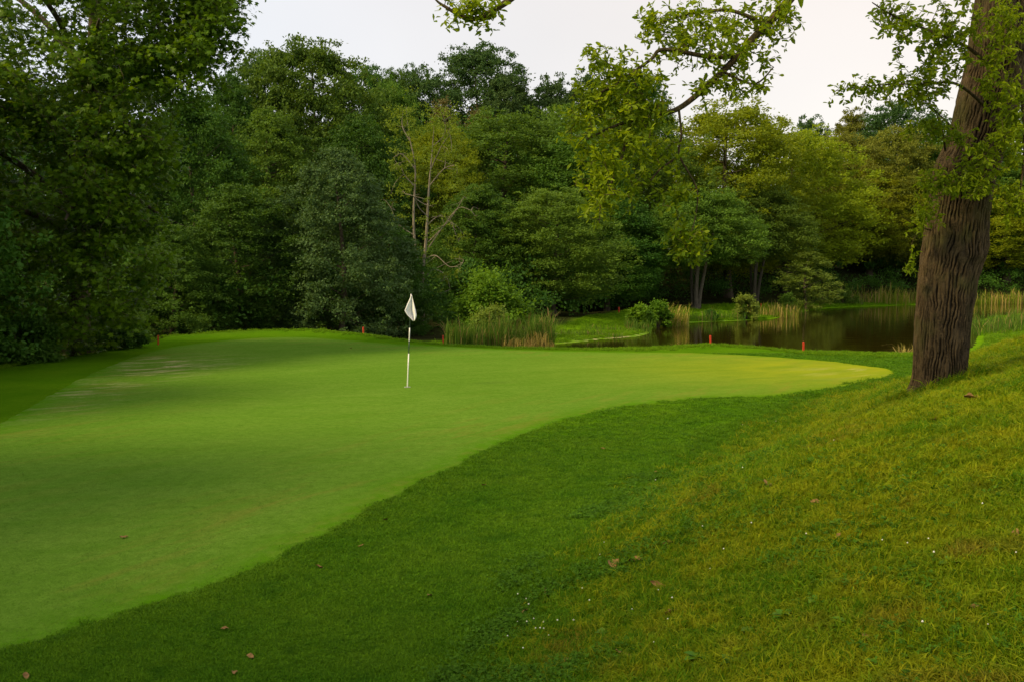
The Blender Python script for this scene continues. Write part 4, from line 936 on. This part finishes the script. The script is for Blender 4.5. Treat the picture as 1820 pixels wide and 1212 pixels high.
    for idx, (t, dr) in enumerate(zip(T, dirs)):
        vis = idx < len(T1); k = r.integers(13, 21) if vis else 16
        for q in range(k):
            back = r.random() * .03 if q < 4 else r.random() ** .8 * .30
            side = rdir(1, r)[0]; dd = unit(dr * (.75 if q < 6 else .3) + side * .85 + np.array([0, 0, -.15]))
            P.append(t - dr * back + (0 if vis else 1) * r.normal(size=3) * .28); Dd.append(dd); Nn.append(r.normal(size=3) * .62 + np.array([.0, -.2, .75])); S.append((.044 + .058 * r.random() ** 1.3) * (1 if vis else 2.2))
    P = np.array(P); Dd = np.array(Dd); Nn = np.array(Nn); S = np.array(S)
    # the leaves that show largest are single leaves, the rest one mass
    u_ = CX + F_PX * P[:, 0] / P[:, 1]
    cand = np.where((u_ > 1440) & (u_ < 1740) & (P[:, 2] < 6.4) & (P[:, 2] > 4.0) & (P[:, 1] < 12.4))[0]; pick = cand[r.permutation(len(cand))[:300]]
    rest = np.setdiff1d(np.arange(len(P)), pick)
    h_ = len(rest) // 2; V, Fc = leaves(P[rest[:h_]] - o, Nn[rest[:h_]], Dd[rest[:h_]], S[rest[:h_]], LEAF_OAK)
    V2, F2 = leaves(P[rest[h_:]] - o, Nn[rest[h_:]], Dd[rest[h_:]], S[rest[h_:]], LEAF_CURL); V, Fc = np.vstack([V, V2]), np.vstack([Fc, F2 + len(V)])
    cr = obj('crown', V, Fc, M['leaf_oak'], t_); cr['kind'] = 'stuff'
    lm = mesh('leaf', LEAF_OAK[0], LEAF_OAK[1], M['leaf_oak'])
    for k in pick:
        z = unit(Nn[k][None])[0]; y = Dd[k] - z * (Dd[k] @ z); y = y / np.linalg.norm(y); x = np.cross(y, z)
        lf = link('leaf', lm, t_); mt = Matrix(((x[0], y[0], z[0]), (x[1], y[1], z[1]), (x[2], y[2], z[2]))).to_4x4()
        lf.matrix_local = Matrix.Translation(Vector(P[k] - o)) @ mt @ Matrix.Scale(S[k], 4)
    return t_
oak()

# ------------------------------------------------------------------ reeds
def reeds(name, spans, mat, label, group, n, h0, h1, w, seed, lean=0.25, heads=0, cat='reeds'):
    """spans: (u, v_base_guess, d, half width m, half depth m) patches; blades stand on the land or on the water line"""
    r = np.random.default_rng(seed); xs_, ys_ = [], []
    for (u, d, hw, hd, share) in spans:
        k = int(n * share); x0 = W(u, 600, d)[0]; xs_.append(x0 + (r.random(k) * 2 - 1) * hw); ys_.append(d + (r.random(k) * 2 - 1) * hd)
    x = np.concatenate(xs_); y = np.concatenate(ys_); z = np.maximum(terrain(x, y), WATER_Z - .05); n = len(x)
    c = np.array([x.mean(), y.mean(), z.min()]); B = np.stack([x, y, z], 1) - c
    clump = .75 + .35 * fbm2(x, y, .7); hh = ((h0 + (h1 - h0) * r.random(n)) * clump)[:, None]; az = r.random(n) * 6.283; ln = (lean * np.abs(r.normal(size=n)))[:, None]
    d = np.stack([np.cos(az), np.sin(az), np.zeros(n)], 1); s = np.stack([-np.sin(az), np.cos(az), np.zeros(n)], 1); up = np.array([0, 0, 1.0]); ww = (w * (.6 + .8 * r.random(n)))[:, None]
    m1 = B + up * hh * .5 + d * hh * ln * .25; m2 = B + up * hh * .82 + d * hh * ln * .7; tip = B + up * hh * (1 - .2 * np.minimum(ln, 2)) + d * hh * ln * 1.25
    V = np.stack([B - s * ww, B + s * ww, m1 - s * ww, m1 + s * ww, m2 - s * ww * .7, m2 + s * ww * .7, tip], 1).reshape(-1, 3)
    f = np.array([[0, 1, 3], [0, 3, 2], [2, 3, 5], [2, 5, 4], [4, 5, 6]]); Fc = (f[None] + (np.arange(n) * 7)[:, None, None]).reshape(-1, 3)
    t_ = empty(name, c); tag(t_, label, cat, group)
    b = obj('blades', V, Fc, M[mat], t_); b['kind'] = 'stuff'
    return t_
GR = 'reed clumps around the pond'
reeds('reed_clump', [(838, 46, .75, 1.2, .30), (880, 46.5, .8, 1.2, .3), (915, 47, .6, 1.2, .2), (810, 45.5, .5, 1, .2)], 'reed', 'long green reed bed right of the flag, around the small pale bush', GR, 1500, 1.1, 2.1, .016, 81)
reeds('reed_clump', [(960, 48, .75, 1.1, 1.0)], 'reed', 'tall reed clump at the left tip of the pond', GR, 700, 1.2, 2.5, .016, 82)
reeds('reed_clump', [(955, 46.5, .9, .6, .6), (920, 45.5, .8, .5, .4)], 'dry_reed', 'short straw coloured reeds at the foot of the tall clump', GR, 380, .5, 1.3, .014, 83, .4)
reeds('reed_clump', [(1196, 68.5, 1.1, .9, 1.0)], 'mixed_reed', 'dry tan reed clump between the waterside bushes and the alder', GR, 380, .8, 2.1, .02, 84, .5)
reeds('reed_clump', [(1133, 62, .9, .7, 1.0)], 'reed', 'small green reed tuft at the tip of the grass bank', GR, 160, .7, 1.4, .02, 85, .4)
reeds('reed_clump', [(1230, 75, 2.0, .5, .5), (1290, 77.5, 1.6, .5, .5)], 'reed', 'thin green reeds along the waterline below the alder', GR, 300, .6, 1.3, .018, 86, .3)
reeds('reed_clump', [(1372, 83, 2.2, 1.2, .6), (1400, 90, 1.8, 1.5, .4)], 'mixed_reed', 'yellowish low reeds right of the round light bush', GR, 520, .6, 1.6, .024, 87, .3)
reeds('reed_clump', [(1545, 115.5, 5.0, 1.0, .45), (1610, 118.5, 4.0, 1.0, .55)], 'mixed_reed', 'long golden reed belt on the far shore left of the oak trunk', GR, 700, .9, 2.7, .034, 88, .25)
reeds('reed_clump', [(1755, 121, 4.0, 1.2, .55), (1800, 121, 3.0, 1.2, .45)], 'mixed_reed', 'golden reeds on the far shore right of the oak trunk', GR, 600, .9, 2.6, .034, 89, .25)
reeds('reed_clump', [(1480, 113, 3.5, 1.0, 1.0)], 'reed', 'low green reeds right of the pale sapling', GR, 360, .8, 1.8, .03, 90, .3)
reeds('reed_clump', [(1765, 60, 2.2, 3.0, .5), (1800, 66, 2.6, 4.0, .5)], 'reed', 'green reeds on the near bank right of the oak trunk', GR, 1000, .7, 1.7, .018, 91, .4)
reeds('reed_clump', [(1614, 37.5, .32, .4, 1.0)], 'dry_reed', 'withered straw tussock at the left edge of the oak trunk', GR, 130, .7, 1.35, .012, 92, .8)
reeds('reed_clump', [(1100, 60, 2.2, .4, .5), (1050, 56, 2.0, .4, .5)], 'reed', 'low grass fringe along the left pond bank', GR, 420, .25, .7, .014, 93, .5)

# ------------------------------------------------------------------ flagstick and hole
M['pole_white'] = plain_mat('white_pole_paint', (.78, .78, .74), .35, .05); M['pole_dark'] = plain_mat('dark_pole_paint', (.03, .055, .035), .4, .1)
M['flag'] = plain_mat('white_flag_cloth', (.88, .88, .90), .8, .02, 6, .1, .25); M['red'] = plain_mat('red_stake_paint', (.46, .038, .008), .7, .25, 20)
M['hole'] = plain_mat('hole_dark', (.012, .016, .006), .9, .1); M['cup'] = plain_mat('cup_rim', (.55, .55, .5), .5, .1)
fb = G(724, 688); fz = gz(*fb) + .008; FD = fb[1]
F0 = np.array([fb[0], fb[1], fz])
flag_e = empty('flagstick', F0); tag(flag_e, 'white and dark banded flagstick with a limp white flag in the hole of the green', 'flag')
topP = W(730.5, 524, FD)
def on_pole(v):
    k = (W(727, v, FD)[2] - F0[2]) / (topP[2] - F0[2]); return F0 + (topP - F0) * k
for v0, v1, mk_, rr_ in ((692, 628, 'pole_white', .015), (628, 606, 'pole_dark', .013), (606, 583, 'pole_white', .014), (583, 560, 'pole_dark', .012), (560, 523, 'pole_white', .012)):
    tb = MB(); a, b = on_pole(v0) - F0, on_pole(v1) - F0; tb.tube([a, (a + b) / 2, b], rr_, 12); tb.build('pole_section', M[mk_], flag_e)
# the flag hangs limp: rows from the pole top down, folded over itself
outline = [(0.00, 731.0, 732.5), (.18, 727.5, 734.0), (.40, 723.0, 736.5), (.60, 719.2, 738.8), (.78, 724.0, 740.5), (.90, 730.0, 739.0), (1.0, 733.5, 736.5)]
nu, nv_ = 22, 26; V = []
for a in np.linspace(0, 1, nv_):
    l = np.interp(a, [q[0] for q in outline], [q[1] for q in outline]); rt = np.interp(a, [q[0] for q in outline], [q[2] for q in outline])
    for b in np.linspace(0, 1, nu):
        v = 525 + a * 46 + 2.0 * math.sin(b * 5) * a * (1 - a)
        dep = -.03 - .075 * math.sin(b * 7.2 + a * 1.3) * (.25 + a) - .03 * math.sin(b * 15 + 2) * a
        V.append(W(l + (rt - l) * b, v, FD + dep) - F0)
i, j = np.meshgrid(np.arange(nv_ - 1), np.arange(nu - 1), indexing='ij'); i = i.ravel(); j = j.ravel()
fl = obj('flag_cloth', np.array(V), np.stack([i * nu + j, i * nu + j + 1, (i + 1) * nu + j + 1, (i + 1) * nu + j], 1), M['flag'], flag_e, True)
sm = fl.modifiers.new('thickness', 'SOLIDIFY'); sm.thickness = .004
hole = empty('golf_hole', F0); tag(hole, 'dark round hole in the green at the foot of the flagstick', 'hole')
a = np.arange(28) / 28 * 2 * math.pi
hv_ = np.stack([np.cos(a) * .075, np.sin(a) * .075, np.full(28, .004)], 1); obj('cup_shadow', hv_, np.arange(28)[None], M['hole'], hole)
rim = MB(); rp = np.stack([np.cos(a) * .077, np.sin(a) * .077, np.full(28, .005)], 1); rim.tube(np.vstack([rp, rp[:1]]), .004, 6, False); rim.build('cup_rim', M['cup'], hole)

# ------------------------------------------------------------------ red marker stakes
def stake(u, vtop, vbot, label, d=None):
    if d is None: d = float(G(u, vbot)[1])
    x = W(u, vbot, d)[0]; z = gz(x, d); h = min(.62, max(.38, W(u, vtop, d)[2] - z))
    t_ = empty('marker_stake', (x, d, z)); t_.rotation_euler = (random.uniform(-.04, .04), random.uniform(-.05, .05), random.random()); tag(t_, label, 'stake', 'red marker stakes of the water hazard')
    m_ = MB(); s = .029 if d < 50 else .05
    m_.box((0, 0, h * .47), (s * 2, s * 2, h * .94)); m_.box((0, 0, h * .97), (s * 2, s * 2, h * .06), .55); m_.build('post', M['red'], t_, False)
stake(281, 603, 612, 'red stake at the foot of the left trees behind the green')
stake(646, 582, 596, 'red stake on the lip between the left trees and the flag')
stake(788, 596, 610, 'red stake beside the left end of the reed bed')
stake(1263, 602, 614, 'red stake in front of the pond, left of the two')
stake(1428, 609, 626, 'red stake in front of the pond, nearest the oak')
stake(1100, 545, 556, 'faint red stake at the far edge of the grass strip', 80)
stake(1352, 530, 545, 'faint red stake beside the round light bush on the far bank', 91)

# ------------------------------------------------------------------ small things on the slope
M['dead_leaf'] = plain_mat('dead_leaf', (.21, .12, .04), .8, .35, 30, .2); M['weed'] = leaf_mat('weed_leaves', (.05, .14, .006), (.10, .21, .012), .3); M['clover'] = plain_mat('clover_white', (.75, .74, .68), .8, .1)
def ground_hit(u, v):
    """the land under a pixel: march along the ray until it meets the terrain"""
    ds = np.geomspace(2.2, 45, 700); a, b = (u - CX) / F_PX, (CY - v) / F_PX; cp, sp = math.cos(PITCH), math.sin(PITCH)
    t = ds / (cp + b * sp); x = a * t; zr = EYE + (b * cp - sp) * t; z = terrain(x, ds); k = int(np.argmax(zr < z)); return np.array([x[k], ds[k], z[k]])
DEAD = [(1092, 1012, .11, 'curled'), (1128, 1004, .10, 'curled'), (1140, 1003, .07, 'curled'), (1172, 1048, .10, 'long'), (1190, 972, .08, 'curled'), (970, 1062, .10, 'flat'), (933, 1093, .05, 'flat'), (1008, 1190, .08, 'flat'),
        (1195, 1097, .08, 'long'), (1108, 1168, .08, 'long'), (1366, 868, .09, 'curled'), (1449, 898, .06, 'curled'), (1734, 1090, .05, 'flat'), (1538, 1140, .04, 'flat'), (1490, 958, .04, 'flat'), (685, 926, .05, 'flat'),
        (642, 974, .05, 'flat'), (568, 1011, .06, 'flat'), (400, 1124, .05, 'flat'), (417, 1202, .05, 'flat'), (764, 1064, .05, 'flat'), (860, 866, .06, 'curled'), (624, 620, .09, 'curled'), (220, 958, .06, 'flat'), (46, 1207, .05, 'flat'),
        (445, 1175, .05, 'flat'), (1166, 843, .05, 'flat'), (1072, 800, .05, 'flat'), (1728, 711, .12, 'curled'), (1660, 750, .07, 'curled'), (1805, 960, .08, 'long')]
lab = {'curled': 'curled brown dead leaf lying in the grass', 'flat': 'small flat yellow brown leaf lying on the mown grass', 'long': 'long rolled brown leaf lying in the ragged grass'}
OWN = {(1092, 1012): 'large curled brown leaf on the clover, left of the trio', (1128, 1004): 'large curled brown leaf in the middle of the trio on the clover', (1140, 1003): 'smaller curled leaf at the right of the trio on the clover',
       (1190, 972): 'curled brown leaf above the trio lying on the clover', (1366, 868): 'curled dark leaf in the middle of the bank above the others', (1449, 898): 'small curled leaf right of the dark leaf in mid bank',
       (860, 866): 'curled dark leaf on the mown collar below the green', (624, 620): 'curled brown leaf at the far edge of the green left of the flag', (1728, 711): 'curled dark leaf on bare earth right of the oak foot', (1660, 750): 'curled leaf on the bank below the oak foot',
       (1172, 1048): 'long pale rolled leaf below the trio of curled leaves', (1195, 1097): 'long dark rolled leaf in the lower middle of the bank', (1108, 1168): 'long rolled leaf near the bottom of the bank', (1805, 960): 'long rolled leaf at the right edge of the bank',
       (970, 1062): 'tuft like brown leaf at the edge of the clover', (933, 1093): 'tiny orange leaf at the edge of the clover', (1008, 1190): 'triangular pale leaf near the bottom edge', (220, 958): 'single pale leaf lying on the near left of the green'}
for k, (u, v, s, kd) in enumerate(DEAD):
    p = ground_hit(u, v); r = np.random.default_rng(400 + k)
    nu = 7; V = []
    for a in np.linspace(0, 1, nu):
        w = math.sin(a * math.pi) ** .7 * (.34 if kd != 'long' else .18) + .01
        for b in (-1, -.5, 0, .5, 1):
            cu = .22 if kd == 'flat' else .5
            V.append((b * w * (1 - .12 * abs(b)), a - .5, cu * w * b * b + .10 * math.sin(a * 3 + k) + .05 * r.normal()))
    i, j = np.meshgrid(np.arange(nu - 1), np.arange(4), indexing='ij'); i = i.ravel(); j = j.ravel()
    o_ = obj('fallen_leaf', np.array(V) * s * 1.35, np.stack([i * 5 + j, i * 5 + j + 1, (i + 1) * 5 + j + 1, (i + 1) * 5 + j], 1), M['dead_leaf'], None, True)
    o_.location = (p[0], p[1], p[2] + .022 + .1 * s); o_.rotation_euler = (r.normal() * .3, r.normal() * .3, r.random() * 6.28)
    tag(o_, OWN.get((u, v), lab[kd]), 'leaf', {'curled': 'curled dead leaves', 'flat': 'flat fallen leaves', 'long': 'long rolled leaves'}[kd])
WEEDS = [(1450, 1075, .09), (1390, 1100, .10), (1780, 870, .08), (1690, 1010, .10), (1610, 1030, .07), (1488, 935, .09), (1500, 985, .07), (1155, 965, .07), (1240, 1178, .10), (1295, 1185, .09), (1775, 980, .07), (1070, 1130, .08), (1500, 1110, .08), (1330, 1130, .08), (1560, 1190, .09), (1250, 935, .06), (1180, 905, .06), (1690, 940, .07)]
for k, (u, v, s) in enumerate(WEEDS):
    p = ground_hit(u, v); r = np.random.default_rng(500 + k); t_ = empty('broadleaf_weed', p); tag(t_, 'small broad leaved weed rosette in the ragged grass of the bank', 'weed', 'broad leaved weeds on the bank')
    for q in range(r.integers(6, 11)):
        az = q * 2.4 + r.random(); el = .35 + .5 * r.random(); nu = 6; V = []
        for a in np.linspace(0, 1, nu):
            w = .03 + .26 * math.sin(min(1, a * 1.05) * math.pi) ** .8
            rr_ = a * math.cos(el) * 1.1; zz = a * math.sin(el) - .45 * a * a + .02
            for b in (-1, 0, 1): V.append((math.cos(az) * rr_ - math.sin(az) * b * w, math.sin(az) * rr_ + math.cos(az) * b * w, zz + .06 * abs(b) + .25))
        i, j = np.meshgrid(np.arange(nu - 1), np.arange(2), indexing='ij'); i = i.ravel(); j = j.ravel()
        obj('leaf', np.array(V) * s * (.5 + .35 * r.random()), np.stack([i * 3 + j, i * 3 + j + 1, (i + 1) * 3 + j + 1, (i + 1) * 3 + j], 1), M['weed'], t_, True)
# white clover heads, too many and too small to count
cv = MB(); r = np.random.default_rng(77)
spots = [(1180 + r.normal() * 160, 1000 + r.normal() * 90) for _ in range(20)] + [(950 + r.normal() * 40, 1120 + r.normal() * 35) for _ in range(16)] + [(1620 + r.normal() * 140, 1010 + r.normal() * 90) for _ in range(8)] + [(1400 + r.normal() * 70, 740 + r.normal() * 20) for _ in range(12)]
for u, v in spots:
    if v > 1205 or u > 1815: continue
    p = ground_hit(u, v)
    if float(polyline_sd(np.array([p[0]]), np.array([p[1]]), TOE)[0]) < -.2: continue
    c = np.array([p[0], p[1], p[2] + .045 + .02 * r.random()]); s = .004 + .004 * r.random()
    V = np.array([(0, 0, s), (s, 0, 0), (0, s, 0), (-s, 0, 0), (0, -s, 0), (0, 0, -s)]) + c
    cv.add(V, np.array([(0, 1, 2), (0, 2, 3), (0, 3, 4), (0, 4, 1), (5, 2, 1), (5, 3, 2), (5, 4, 3), (5, 1, 4)]))
tag(cv.build('clover_flowers', M['clover']), 'scattered white clover heads in the ragged grass of the bank', 'clover', kind='stuff')
for me in [m for m in bpy.data.meshes if m.users == 0]: bpy.data.meshes.remove(me)
